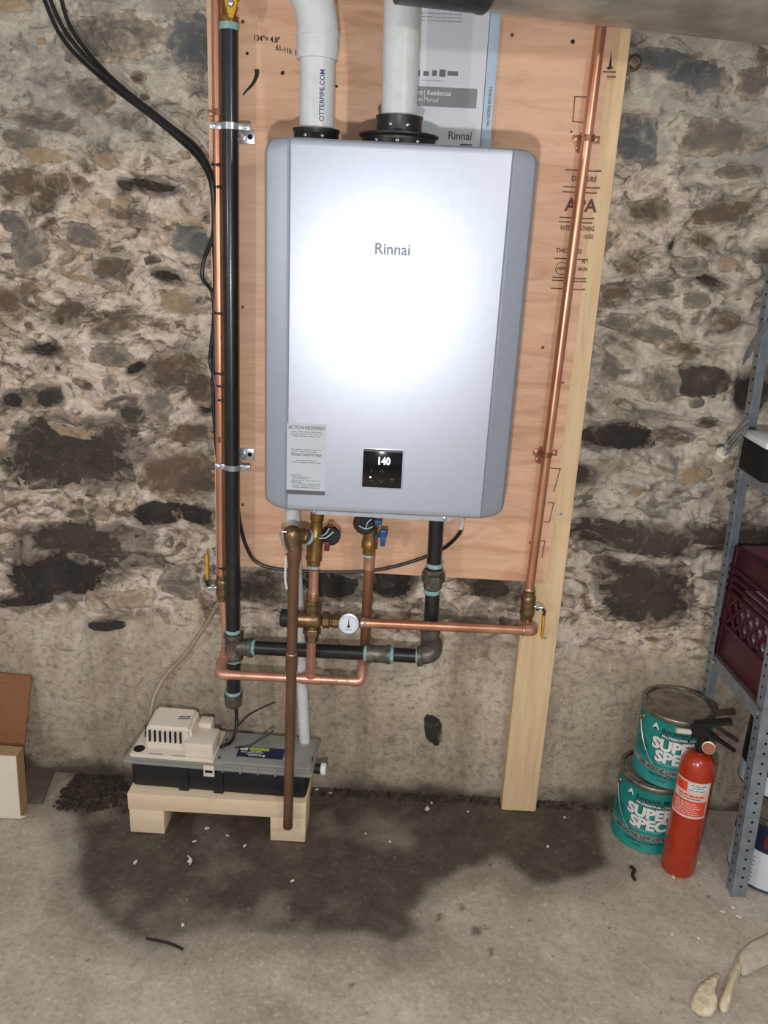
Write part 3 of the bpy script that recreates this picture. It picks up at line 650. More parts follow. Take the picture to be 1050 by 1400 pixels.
# ------------------------------------------------------------------ PVC vents
pv = thing('intake_pipe', (VL.x, -.13, zc + .02), 'white plastic intake pipe bending left through an elbow above the heater', 'pipe')
zj = at(434, 72, -.13).z; xt = at(434, 72, -.13).x
bm = B(); tube(bm, [(VL.x, -.13, zc + .02), (xt, -.13, zj)], .0315, 28); pp = obj('pipe', bm, 'pvc', pv)
e = Vector((xt, -.13, zj)); q = [e + Vector((0, 0, -.012)), e + Vector((0, 0, .03)), e + Vector((-.0, 0, .062)), at(414, 0, -.13), at(385, -42, -.13)]
q = [e + Vector((0, 0, -.012)), e + Vector((0, 0, .035))] + [e + Vector((-.02 * t - .055 * t * t, 0, .035 + .085 * t)) for t in (.25, .5, .75, 1)] + [e + Vector((-.165, 0, .185))]
bm = B(); tube(bm, q[:2], .037, 28); tube(bm, [q[0] + Vector((0, 0, .036)), q[0] + Vector((0, 0, .040))], .0385, 28); obj('elbow_hub', bm, 'pvc', pv)
bm = B(); tube(bm, smooth_path([q[0] + Vector((0, 0, .03)), e + Vector((-.001, 0, .045)), e + Vector((-.012, 0, .085)), e + Vector((-.048, 0, .135)), e + Vector((-.11, 0, .195)), e + Vector((-.20, 0, .285))], 6), .0362, 28); obj('elbow', bm, 'pvc', pv)
# blue print on the pipe
t_ = text_bm('OTTERPIPE.COM', .0125, .0002, sx=.9); bmesh.ops.rotate(t_, cent=(0, 0, 0), matrix=Matrix.Rotation(pi / 2, 3, 'Z'), verts=t_.verts)
pz = at(445, 166, -.16).z; obj('lettering', wrap(t_, (VL.x + xt) / 2, -.13, pz, .0320, radians(-60)), 'ink_blue', pv, smooth=False)
ev = thing('exhaust_pipe', (VR.x, -.13, zc + .03), 'straight white plastic exhaust pipe rising from the wide black collar', 'pipe')
ptop = at(549, 40, -.13) + (at(549, 40, -.13) - Vector((VR.x, -.13, zc + .03))) * 2.6; bm = B(); tube(bm, [(VR.x, -.13, zc + .03), (at(549, 40, -.13).x, -.13, at(549, 40, -.13).z), ptop], .0325, 28); obj('pipe', bm, 'pvc', ev)

# ------------------------------------------------------------------ manual
mn = thing('manual', (.07, -.004, 1.45), 'white printed installation booklet with a grey band hung on the plywood behind the exhaust pipe', 'booklet')
cor = [at(*q, -.009) for q in ((519, 222), (645, 232), (673, 22), (548, 12))]; top = 1.82
bl, br = Vector((cor[0].x, 0, 1.50)), Vector((cor[1].x, 0, 1.50))
xl, xr = at(553, 100, -.009).x - .033, at(664, 100, -.009).x
bm = B(); box(bm, (xl - .005, -.009, 1.47), (xr, -.0005, top), .0015); obj('cover', bm, 'paper', mn)
bm = B(); box(bm, (xr + .0008, -.0105, 1.47), (xr + .0205, -.0005, top - .002), .0015); obj('spine', bm, 'paper_blue', mn)
yq = -.0096
b0_, b1_ = at(571, 118, yq), at(651, 146, yq)
bm = B(); box(bm, (xl - .003, -.0094, at(600, 146, yq).z), (b1_.x, -.0088, at(600, 119, yq).z)); bd = obj('title_band', bm, 'band_grey', mn)
on_wall('Water Heaters | Residential', .0125, (at(614, 131, yq).x + .004, yq - .0003, at(600, 130.5, yq).z), 'white_ink', bd, .0002, 'RIGHT', .86)
on_wall('Installation Manual', .0115, (at(600, 131, yq).x, yq - .0003, at(600, 139.5, yq).z), 'white_ink', bd, 0, 'RIGHT', .86)
p = at(612, 190, yq); on_wall('Rinnai', .0208, p, 'ink_grey', mn, .0003, sx=.92)
for a, b, c_, d in ((571, 96, 574, 104), (579, 97, 586, 104), (591, 96, 597, 104), (601, 95, 609, 105), (612, 97, 626, 104)):
    q1, q2 = at(a, b, yq), at(c_, d, yq); bm = B(); box(bm, (q1.x, yq - .0002, q2.z), (q2.x, yq + .0004, q1.z)); obj('certification_mark', bm, 'ink_grey', mn)
r2 = random.Random(8); rws = []
for y in (19, 24, 29): rws.append((at(600, y, yq).z, at(576, y, yq).x, at(632, y, yq).x))
rws.append((at(600, 111, yq).z, at(577, 111, yq).x, at(606, 111, yq).x))
obj('small_print', to_wall(text_lines(rws, r2, 0, 0, .0012), (0, yq, 0)), 'band_grey', mn, smooth=False)
ps = at(667, 118, -.0112); on_wall('TANKLESS RESIDENTIAL', .0078, (xr + .009, -.0109, ps.z), 'ink_grey', mn, .0002, sx=.85, xdir=(0, 0, -1), ydir=(1, 0, 0))

# ------------------------------------------------------------------ duct
du = thing('ceiling_duct', (.3, -.2, 1.75), 'galvanised round duct crossing the top right corner below the ceiling', 'duct')
def duct_axis(px, py, Y, r):
    p = at(px, py, Y); d = ray(px, py); s_ = d.z / d.y; return Vector((p.x, Y, p.z + r * sqrt(1 + s_ * s_)))
rd = .105
A0, A1 = duct_axis(556, 5, -.29, rd), duct_axis(1050, 61, -.165, rd); dd = (A1 - A0).normalized(); 
bm = B(); tube(bm, [A0, A0 + dd * .2, A0 + dd * .45, A1 + dd * .35], rd, 48); obj('duct_pipe', bm, 'duct', du)
bm = B(); lathe(bm, A0 - dd * .012, dd, [(0, rd - .004), (0, rd + .003), (.13, rd + .003), (.135, rd + .0045), (.142, rd + .0045), (.146, rd + .0005)], 48); obj('end_collar', bm, 'duct_dark', du)
X_, Y_, _ = frame_of(dd)
for t, a_ in ((.18, 30), (.28, 20), (.3, 8), (.16, 5)):
    best = None
    for q in range(0, 360, 3):
        d = X_ * cos(radians(q)) + Y_ * sin(radians(q))
        sc = d.dot((CAM - (A0 + dd * t)).normalized())
        if best is None or sc > best[0]: best = (sc, q)
    d = X_ * cos(radians(best[1] + a_)) + Y_ * sin(radians(best[1] + a_))
    obj('duct_screw', lathe(B(), A0 + dd * t + d * rd, d, [(-.001, .0035), (.003, .0035), (.004, .002)], 10), 'zinc', du)

# ------------------------------------------------------------------ gas pipe (black iron)
gp = thing('gas_pipe', at(319, 960, -.045), 'black iron gas pipe running down beside the plywood edge and across to the heater', 'gas pipe')
rp = .0167
gt, gb = at(313.5, 40, -.045), at(318.5, 862, -.045); tee = at(319.5, 884, -.045); cap = at(319, 955, -.045); ax = (gt - gb).normalized()
bm = B(); tube(bm, [gb - ax * .01, gt], rp, 24); obj('riser', bm, 'blk_pipe', gp)
bm = B(); ring(bm, gt + ax * .004, ax, rp + .001, .012); obj('thread_sealant', bm, 'teal_tape', gp)
bm = B(); lathe(bm, gt + ax * .008, ax, [(0, .0175), (.012, .0175), (.014, .013), (.034, .013), (.04, .019), (.07, .02), (.078, .016), (.12, .016), (.121, .0148), (.42, .0148)], 20); vb = obj('valve_body', bm, 'brass', gp)
p = at(315.5, 8, -.078); bm = B(); prism(bm, [p + Vector(v) for v in ((-.011, 0, .004), (-.012, 0, .02), (.012, 0, .02), (.011, 0, .004), (.006, 0, -.012), (.004, 0, -.019), (-.004, 0, -.019), (-.006, 0, -.012))], (0, .004, 0)); bmesh.ops.bevel(bm, geom=bm.edges[:], offset=.0012, segments=1, affect='EDGES'); lv = obj('valve_lever', bm, 'yellow', gp)
bm = B(); tube(bm, [p + Vector((0, .04, .004)), p + Vector((0, -.001, .004))], .006, 12); obj('valve_stem', bm, 'brass', gp)
bm = B(); lathe(bm, p + Vector((0, -.001, .004)), (0, -1, 0), [(0, .005), (.004, .005), (.005, .003)], 6); obj('lever_nut', bm, 'zinc', lv)
# tee
bm = B(); lathe(bm, tee + ax * .036, -ax, [(0, .0185), (.0, .0235), (.008, .0242), (.012, .0212), (.052, .0212), (.056, .0236), (.066, .0236), (.066, .0185)], 24)
gh1 = at(576, 897, -.088); gh0 = Vector((tee.x, -.045, tee.z)); hx = (gh1 - gh0).normalized()
lathe(bm, tee, hx, [(0, .019), (.026, .0205), (.036, .0212), (.038, .0242), (.046, .0242), (.046, .018)], 24); obj('tee', bm, 'blk_fit', gp)
bm = B(); tube(bm, [tee - ax * .03, cap + ax * .005], rp, 24); obj('drip_leg', bm, 'blk_pipe', gp)
for q in (gb + ax * .0, tee - ax * .034, cap + ax * .018):
    bm = B(); ring(bm, q, ax, rp + .0012, .009); obj('thread_sealant', bm, 'teal_tape', gp)
bm = B(); lathe(bm, cap + ax * .014, -ax, [(0, .017), (0, .0215), (.008, .0222), (.012, .0205), (.030, .0205), (.034, .017)], 24); obj('drip_cap', bm, 'blk_fit', gp)
# horizontal
bm = B(); tube(bm, [tee + hx * .036, gh1 + hx * .0], rp, 24); obj('cross_pipe', bm, 'blk_pipe', gp)
t0 = (at(503, 892, -.075) - gh0).dot(hx); t1 = (at(534, 894, -.08) - gh0).dot(hx)
bm = B(); lathe(bm, gh0 + hx * t0, hx, [(0, .017), (0, .0228), (.008, .0228), (.012, .0205), (t1 - t0 - .012, .0205), (t1 - t0 - .008, .0228), (t1 - t0, .0228), (t1 - t0, .017)], 24); obj('coupling', bm, 'blk_fit', gp)
for t, wd in ((.05, .008), (t0 - .003, .010), (t1 + .003, .010), ((gh1 - gh0).length - .008, .008)):
    bm = B(); ring(bm, gh0 + hx * t, hx, rp + .0012, wd); obj('thread_sealant', bm, 'teal_tape', gp)
# elbows to the heater riser
gr0, gr1 = at(588.5, 862, -.057), at(597, 705, -.057); rx = (gr1 - gr0).normalized()
ke = at(590, 893, -.088)
bm = B(); tube(bm, fillet([gh1 - hx * .006, ke + hx * .004, ke + hx * .004 + Vector((0, .031, .012))], .022, 8), .0215, 24); lathe(bm, gh1 - hx * .008, hx, [(0, .017), (0, .0242), (.01, .0242), (.012, .0215)], 24)
obj('street_elbow', bm, 'blk_fit', gp)
bm = B(); kz = Vector((gr0.x, -.057, ke.z + .012)); tube(bm, [kz + Vector((0, .002, -.008)), gr0 + rx * .004], .0212, 24); lathe(bm, gr0 - rx * .004, rx, [(0, .0212), (.0, .0235), (.012, .0235), (.012, .0175)], 24); obj('elbow', bm, 'blk_fit', gp)
bm = B(); tube(bm, [gr0, gr1 + rx * .02], rp, 24); obj('heater_riser', bm, 'blk_pipe', gp)
bm = B(); ring(bm, gr0 + rx * .012, rx, rp + .0012, .009); obj('thread_sealant', bm, 'teal_tape', gp)
u0_, u1_ = at(594, 772, -.057), at(590.5, 808, -.057)
bm = B(); ring(bm, u0_ , rx, rp + .0015, .010); obj('thread_sealant', bm, 'teal_tape', gp); bm = B(); ring(bm, u1_, rx, rp + .0015, .010); obj('thread_sealant', bm, 'teal_tape', gp)
uc = (u0_ + u1_) / 2; bm = B(); lathe(bm, uc + rx * .022, -rx, [(0, .018), (0, .0215), (.012, .0215)], 8); lathe(bm, uc + rx * .012, -rx, [(0, .022), (.001, .0275), (.018, .0275), (.019, .022)], 8, .3); lathe(bm, uc - rx * .006, -rx, [(0, .021), (.018, .021), (.018, .018)], 8); obj('union', bm, 'blk_fit', gp, angle=25)

# silver straps
def silver_strap(px, py, bx, by, lab):
    c_ = at(px, py, -.045); t = thing('pipe_strap', c_ + Vector((0, .03, 0)), lab, 'pipe clamp', 'zinc pipe clamps on the gas pipe')
    bm = B(); lathe(bm, c_ - ax * .006, ax, [(0, rp + .0002), (0, rp + .0022), (.012, rp + .0022), (.012, rp + .0002)], 24); obj('band', bm, 'zinc', t)
    for s_ in (-1, 1):
        bm = B(); box(bm, (c_.x + s_ * .0275 - .0115, c_.y - .006, c_.z - .006), (c_.x + s_ * .0275 + .0115, c_.y - .003, c_.z + .006), .001); er = obj('ear', bm, 'zinc', t)
        obj('clamp_screw', lathe(B(), (c_.x + s_ * .031, c_.y - .006, c_.z), (0, -1, 0), [(0, .0042), (.002, .0042), (.0028, .003)], 12), 'chrome', er)
    b_ = at(bx, by, -.002); bm = B(); box(bm, (b_.x - .024, -.003, b_.z - .013), (b_.x + .015, -.0005, b_.z + .013), .001); pt = obj('base_plate', bm, 'zinc', t)
    obj('plate_hole', lathe(B(), b_ + Vector((.006, -.001, 0)), (0, -1, 0), [(0, .005), (.0006, .005)], 14), 'hole', pt)
    bm = B(); tube(bm, [(b_.x - .012, -.003, b_.z), (b_.x - .014, -.038, c_.z)], .004, 12); obj('standoff_rod', bm, 'zinc', t)
    bm = B(); lathe(bm, (b_.x - .012, -.003, b_.z), (0, -1, 0), [(0, .008), (.006, .008)], 6); obj('standoff_nut', bm, 'zinc', t)
silver_strap(315, 173, 338, 187, 'zinc clamp round the black gas pipe near the heater top, upper of two')
silver_strap(318.5, 638, 338, 621, 'zinc clamp round the black gas pipe near the heater bottom, lower of two')

# ------------------------------------------------------------------ copper lines
rc = .0108
def sleeve(pts, m, parent, name, r=rc + .0016, seg=18): return obj(name, tube(B(), pts, r, seg), m, parent)
cw = thing('cold_water_pipe', at(305, 800, -.02), 'copper cold water pipe left of the black gas pipe, running across below to the heater', 'copper pipe')
c0, c1 = at(295, -200, -.018), at(303, 790, -.018); cx = (c0 - c1).normalized()
obj('riser', tube(B(), [c1, c0], rc, 20), 'copper', cw)
c2 = at(305.5, 815, -.018); c3 = at(310, 886, -.03); c4 = at(300, 922, -.108)
obj('lower_riser', tube(B(), [c2 - cx * 0, c3 + Vector((0, 0, .006))], rc, 20), 'copper_pink', cw)
lc1 = at(492, 931.5, -.085)
pth = fillet([c3 + Vector((0, 0, .02)), c3, c4, c4.lerp(lc1, .2)], .022)
obj('offset_bend', tube(B(), fillet([c3 + Vector((0, 0, .012)), c3, c3.lerp(c4, .45)], .02), rc + .0012, 20), 'copper_pink', cw)
obj('offset_pipe', tube(B(), [c3.lerp(c4, .3), c3.lerp(c4, .8)], rc, 20), 'copper_pink', cw)
ld = (lc1 - c4).normalized()
obj('corner_elbow', tube(B(), fillet([c3.lerp(c4, .72), c4, c4 + ld * .022], .016), rc + .0018, 20), 'copper_pink', cw)
obj('cross_pipe', tube(B(), [c4 + ld * .016, lc1 - ld * .01], rc, 20), 'copper_pink', cw)
for px in (333, 459, 474):
    t = (at(px, 928, -.1).x - c4.x) / ld.x; bm = B(); ring(bm, c4 + ld * t, ld, rc + .0004, .006); obj('solder_ring', bm, 'solder', cw)
cr0, cr1 = at(497.5, 905, -.042), at(505.5, 752, -.05)
obj('elbow', tube(B(), fillet([lc1 - ld * .02, lc1 + ld * .002, lc1 + Vector((.003, .018, .018)), cr0 + Vector((0, 0, .012))], .017), rc + .0018, 20), 'copper_pink', cw)
obj('heater_riser', tube(B(), [cr0, cr1], rc + .0008, 20), 'copper_dark', cw)
bm = B(); d_ = (cr1 - cr0).normalized(); ring(bm, cr0 + d_ * .012, d_, rc + .002, .006); obj('solder_ring', bm, 'solder', cw)
bm = B(); lathe(bm, cr1 - d_ * .045, d_, [(0, rc + .001), (0, rc + .0024), (.028, rc + .0024), (.03, rc + .0035), (.05, rc + .0035)], 20); obj('adapter', bm, 'copper_pink', cw)
bm = B(); ring(bm, c3 + Vector((0, 0, .012)), (0, 0, 1), rc + .0018, .004); obj('solder_ring', bm, 'solder', cw)
# left ball valve (yellow lever)
def ball_valve(px0, py0, px1, py1, Y, side, lab, lever, axd):
    a, b = at(px0, py0, Y), at(px1, py1, Y); d = (b - a).normalized(); L = (b - a).length
    t = thing('ball_valve', b, lab, 'valve')
    bm = B(); lathe(bm, a, d, [(0, .0125), (0, .0145), (L * .14, .0145), (L * .17, .0165), (L * .3, .0178), (L * .36, .0168), (L * .64, .0168), (L * .7, .0178), (L * .82, .0165), (L * .85, .0145), (L, .0145), (L, .0125)], 20); obj('valve_body', bm, 'bronze', t)
    s0 = (a + b) / 2; s1 = s0 + Vector((side * .034, -.006, 0))
    bm = B(); tube(bm, [s0, s1], .006, 12); lathe(bm, s0 + (s1 - s0) * .55, s1 - s0, [(0, .006), (0, .009), (.008, .009), (.008, .006)], 6); obj('stem', bm, 'chrome', t)
    l0, l1 = [at(*q, Y - .01) for q in lever]
    bm = B(); tube(bm, smooth_path([s1 + Vector((-side * .005, 0, 0)), s1.lerp(l0, .5) + Vector((side * .003, 0, 0)), l0]), .0032, 8); obj('lever_arm', bm, 'blk_plastic', t)
    v = (l1 - l0).normalized(); bm = B(); L2 = (l1 - l0).length; box(bm, (-.0062, -.0032, 0), (.0062, .0032, L2), .0028, Matrix.Translation(l0) @ v.to_track_quat('Z', 'Y').to_matrix().to_4x4(), 2)
    obj('lever_grip', bm, 'yellow', t); return t
ball_valve(304, 786, 306, 820, -.018, -1, 'bronze ball valve with an upright yellow lever left of the gas pipe', ((284, 792), (283, 757)), cx)
# hot outlet
hw = thing('hot_water_pipe', at(727, 866, -.05), 'copper hot water pipe from the round gauge across and up the right of the plywood', 'copper pipe')
h0, h1 = at(492, 851.5, -.118), at(722, 862, -.062); hd = (h1 - h0).normalized()
obj('cross_pipe', tube(B(), [h0, h1 + hd * .004], rc, 20), 'copper', hw)
r0_, r1_ = at(720.5, 835, -.02), at(822.5, 30, -.02)
rv0 = at(723.5, 806, -.02)
obj('riser', tube(B(), [rv0, at(755.5, 560, -.02), r1_, r1_ + (r1_ - at(755.5, 560, -.02)) * .25], rc, 20), 'copper', hw)
eb = h1 + hd * .014
obj('elbow', tube(B(), fillet([h1 - hd * .012, eb, Vector((r0_.x + .002, -.024, eb.z - .004))], .017), rc + .0022, 20), 'copper_pink', hw)
obj('lower_elbow', tube(B(), fillet([Vector((r0_.x + .006, -.036, eb.z - .006)), Vector((r0_.x, -.02, eb.z - .006)), r0_ + Vector((0, 0, -.004))], .012), rc + .0018, 20), 'copper_pink', hw)
bm = B(); ring(bm, h1 - hd * .012, hd, rc + .0022, .005); obj('solder_ring', bm, 'solder', hw)
bm = B(); ring(bm, h0 + hd * .006, hd, rc + .001, .012); obj('solder_ring', bm, 'solder', hw)
bm = B(); ring(bm, rv0 + Vector((0, 0, .001)), (0, 0, 1), rc + .0022, .006); obj('solder_ring', bm, 'solder', hw)
ball_valve(723.5, 808, 719.5, 848, -.02, 1, 'bronze ball valve with a hanging yellow lever on the pine stud', ((743, 841), (741, 873)), cx)

# copper straps
def copper_strap(px, py, Y, lab, s_only=None, extra=False):
    c_ = at(px, py, Y); t = thing('copper_strap', Vector((c_.x, 0, c_.z)), lab, 'pipe strap', 'copper straps on the copper pipes')
    bm = B(); lathe(bm, c_ - Vector((0, 0, .006)), (0, 0, 1), [(0, rc), (0, rc + .0016), (.012, rc + .0016), (.012, rc)], 20); obj('band', bm, 'copper_dark', t)
    for s_ in ((-1, 1) if not s_only else (s_only,)):
        x0 = c_.x + s_ * (rc - .002); x1 = c_.x + s_ * (rc + .016); h = .0065
        bm = B(); box(bm, (min(x0, x1), -.0035, c_.z - h), (max(x0, x1), -.0008, c_.z + h), .001); er = obj('ear', bm, 'copper_dark', t)
        obj('strap_screw', lathe(B(), (c_.x + s_ * (rc + .009), -.0035, c_.z), (0, -1, 0), [(0, .004), (.0016, .0038), (.0024, .0022)], 12), 'solder', er)
    if extra:
        bm = B(); prism(bm, [(c_.x - .004, -.0006, c_.z - .030), (c_.x - .019, -.0006, c_.z - .022), (c_.x - .023, -.0006, c_.z), (c_.x - .012, -.0006, c_.z + .012), (c_.x, -.0006, c_.z + .014)], (0, -.0022, 0)); bp = obj('bell_base', bm, 'copper_dark', t)
        obj('base_screw', lathe(B(), (c_.x - .0165, -.0028, c_.z - .016), (0, -1, 0), [(0, .003), (.0016, .0028), (.002, .0018)], 10), 'solder', bp)
copper_strap(299.5, 154, -.018, 'copper strap high on the left copper pipe, above the zinc clamp', -1)
copper_strap(303.5, 600, -.018, 'copper strap low on the left copper pipe, beside the lower zinc clamp', -1)
copper_strap(804, 189, -.02, 'copper strap high on the right copper pipe, with bell base', None, True)
copper_strap(747, 621, -.02, 'copper strap halfway down the right copper pipe, left of the stud', None, True)

# ------------------------------------------------------------------ mixing valve, gauge, hot riser
mv = thing('mixing_valve', at(425, 845, -.118), 'bronze mixing valve with a black knob standing in the hot pipe left of the gauge', 'valve')
mc = at(427, 847, -.118); mt, mb = at(429, 790, -.118), at(424, 918, -.1)
vz = (mt - mc).normalized()
bm = B(); lathe(bm, mc - Vector((.036, 0, 0)), (1, 0, 0), [(0, .016), (.002, .0195), (.048, .0195), (.052, .0175), (.058, .012)], 24); lathe(bm, mc, vz, [(0, .015), (.026, .015), (.028, .012)], 20); lathe(bm, mc, -vz, [(0, .015), (.024, .015), (.026, .012)], 20); obj('valve_body', bm, 'bronze', mv)
bm = B(); lathe(bm, mc - Vector((.031, 0, 0)), (-1, 0, 0), [(0, .0215), (.010, .0215), (.012, .0205), (.036, .0205), (.04, .018)], 20); obj('knob', bm, 'blk_plastic', mv)
bm = B(); lathe(bm, mc + vz * .022, vz, [(0, .0195), (.002, .0205), (.018, .0205), (.02, .0175), (.026, .0165)], 6, .4); obj('upper_nut', bm, 'bronze', mv, angle=25)
bm = B(); lathe(bm, mc - vz * .020, -vz, [(0, .0195), (.002, .0205), (.014, .0205), (.016, .0165), (.034, .0145), (.034, .0118)], 6, .4); obj('lower_nut', bm, 'bronze', mv, angle=25)
bm = B(); lathe(bm, mc + Vector((.022, 0, 0)), (1, 0, 0), [(0, .013), (.002, .0185), (.016, .0185), (.018, .014), (.022, .014), (.024, .0165), (.036, .0165), (.038, .0125), (.05, .0118)], 8, .2); obj('side_nut', bm, 'bronze', mv, angle=25)
bm = B(); tube(bm, [mc - vz * .045, mb + Vector((0, 0, -.002))], rc, 20); obj('tail_pipe', bm, 'copper_pink', mv)
tz = c4 + ld * ((at(424, 930, -.1).x - c4.x) / ld.x)
bm = B(); lathe(bm, tz + (mc - tz).normalized() * .008, mc - tz, [(0, rc + .002), (.022, rc + .002), (.024, rc + .001)], 20); tube(bm, [tz - ld * .021, tz + ld * .021], rc + .002, 20); obj('tee', bm, 'copper_pink', mv)
bm = B(); tube(bm, [mc + vz * .046, mt + vz * .02], rc, 20); obj('riser', bm, 'copper_pink', mv)
bm = B(); lathe(bm, mc + vz * .040, vz, [(0, rc), (0, rc + .0022), (.022, rc + .0022), (.024, rc + .001)], 20); obj('adapter', bm, 'copper_dark', mv)
bm = B(); ring(bm, mc + vz * .066, vz, rc + .0005, .005); obj('solder_ring', bm, 'solder', mv)
gc = at(476.8, 853, -.142); N_ = (CAM - gc).normalized(); N_ = Vector((N_.x * .3, N_.y, N_.z * .55)).normalized()
tg = thing('temperature_gauge', gc, 'small round white dial thermometer on the hot pipe beside the mixing valve', 'gauge')
bm = B(); lathe(bm, gc, N_, [(-.012, .020), (0, .0225), (.0035, .0238), (.005, .0232), (.0052, .0208), (.004, .0205)], 32); obj('case', bm, 'chrome', tg)
dm = mat('dial_face', (214, 220, 228), (206, 213, 222), 40, .4)
bm = B(); lathe(bm, gc + N_ * .0035, N_, [(0, .0206), (.0008, .0206)], 32); dl = obj('dial', bm, dm, tg)
gx, gy, _ = Vector((1, 0, 0)), N_.cross(Vector((1, 0, 0))).normalized(), 0
gx = gy.cross(N_).normalized(); f0 = gc + N_ * .0046
bm = B(); quad(bm, [f0 + gx * .0006 + gy * .013, f0 - gx * .0006 + gy * .013, f0 - gx * .0012 - gy * .002, f0 + gx * .0012 - gy * .002]); lathe(bm, f0 - gy * .005, N_, [(0, .0032), (.0008, .0032)], 12); obj('needle', bm, 'ink', dl)
bm = B()
for j in range(27):
    a_ = radians(225 - 270 * j / 26); e_ = gx * cos(a_) + gy * sin(a_); s_ = e_.cross(N_) * .00022; L_ = .0035 if j % 3 == 0 else .002
    quad(bm, [f0 + e_ * .0185 + s_, f0 + e_ * .0185 - s_, f0 + e_ * (.0185 - L_) - s_, f0 + e_ * (.0185 - L_) + s_])
for j in range(6): quad(bm, [f0 - gy * .0125 + gx * (-.0075 + j * .0026), f0 - gy * .0125 + gx * (-.0058 + j * .0026), f0 - gy * .0110 + gx * (-.0058 + j * .0026), f0 - gy * .0110 + gx * (-.0075 + j * .0026)])
obj('dial_marks', bm, 'ink', dl, smooth=False)
bm = B(); tube(bm, [gc - N_ * .008, h0 + hd * .002], .008, 14); obj('stem', bm, 'brass', tg)

# hot service valve at the heater
hv = thing('hot_service_valve', at(430, 765, -.118), 'brass service valve with a red handle below the heater, left of two', 'valve')
v0, v1 = at(428.5, 772, -.118), at(434, 700, -.118); vd = (v1 - v0).normalized(); VL_ = (v1 - v0).length
bm = B(); lathe(bm, v0, vd, [(0, .0125), (0, .015), (.010, .015), (.012, .018), (.020, .0182), (.024, .0165), (.048, .0178), (.056, .0165), (.064, .0175), (.072, .0165), (.078, .0135), (VL_ - .02, .0128), (VL_ - .018, .0148), (VL_ + .01, .0148)], 22); vbod = obj('valve_body', bm, 'brass', hv)
bm = B(); ring(bm, v0 - vd * .001, vd, .0138, .011); obj('thread_sealant', bm, 'blue_tape', hv)
q = at(452, 733, -.10); bm = B(); lathe(bm, q + Vector((-.004, .012, 0)), (.3, -1, .1), [(0, .019), (.003, .0215), (.018, .0215), (.021, .019)], 24); obj('round_cap', bm, 'blk_plastic', hv)
bm = B(); tube(bm, smooth_path([at(436, 736, -.139), at(446, 735, -.141), at(456, 727, -.138)]), .0014, 8); tube(bm, smooth_path([at(440, 733, -.139), at(446, 729, -.142), at(450, 722, -.138)]), .0012, 8); obj('cap_tether', bm, 'paper_blue', hv)
bm = B(); box(bm, at(447, 753, -.122) + Vector((-.006, -.004, 0)), at(447, 740, -.122) + Vector((.006, .004, 0)), .002); obj('handle', bm, 'red_vinyl', hv)
bm = B(); box(bm, at(451, 719, -.10) + Vector((-.006, -.004, -.004)), at(451, 719, -.10) + Vector((.008, .004, .004)), .002); obj('upper_handle', bm, 'red_vinyl', hv)
# riser pipe is part of the mixing valve; relief valve
rv = thing('relief_valve', at(401, 745, -.165), 'bronze pressure relief valve with a chrome test lever, left of the red-handled valve', 'valve')
rcn = at(399, 727, -.165); rs = v0 + vd * .058
bm = B(); lathe(bm, rcn + (rs - rcn).normalized() * .008, rs - rcn, [(0, .014), (.020, .0145), (.022, .017), (.034, .017), (.036, .013), ((rs - rcn).length - .02, .0118)], 20); obj('inlet_arm', bm, 'bronze', rv)
ad = (rs - rcn).normalized(); bm = B(); ring(bm, rcn + ad * ((rs - rcn).length - .026), ad, .0165, .009); obj('thread_sealant', bm, 'blue_tape', rv)
bm = B(); rb_ = at(402, 753, -.165); lathe(bm, rb_, rcn - rb_, [(0, .0125), (0, .0165), (.012, .0172), (.016, .0165), (.030, .0185), (.042, .0185), (.052, .0135), (.056, .006)], 22); obj('valve_body', bm, 'bronze', rv)
q = at(388, 736, -.185); bm = B(); tube(bm, smooth_path([at(392, 727, -.186), at(383, 729, -.184), at(386, 742, -.186), at(391, 754, -.184)]), .0016, 8); obj('test_lever', bm, 'chrome', rv)
bm = B(); tube(bm, smooth_path([at(384, 729, -.186), at(388, 743, -.188), at(394, 755, -.186)]), .0022, 8); obj('lever_plate', bm, 'chrome', rv)
rl = thing('relief_pipe', at(394, 1132, -.172), 'tarnished brown copper discharge pipe hanging from the relief valve in front of the bench', 'copper pipe')
q0, q1 = at(402, 752, -.168), at(393.5, 1131, -.172); rld = (q1 - q0).normalized()
obj('pipe', tube(B(), [q0, q1], rc + .0006, 20), 'copper_brown', rl)
bm = B(); lathe(bm, q0 - rld * .002, rld, [(0, .0125), (0, .0155), (.022, .0150), (.03, .0128), (.045, .0122)], 20); obj('adapter', bm, 'copper_brown', rl)
t = (at(397, 905, -.17) - q0).dot(rld); bm = B(); lathe(bm, q0 + rld * (t - .02), rld, [(0, rc), (0, rc + .0026), (.04, rc + .0026), (.04, rc)], 20); obj('coupling', bm, 'copper_brown', rl)
bm = B(); ring(bm, q0 + rld * (t - .02), rld, rc + .0012, .005); obj('solder_ring', bm, 'solder', rl)
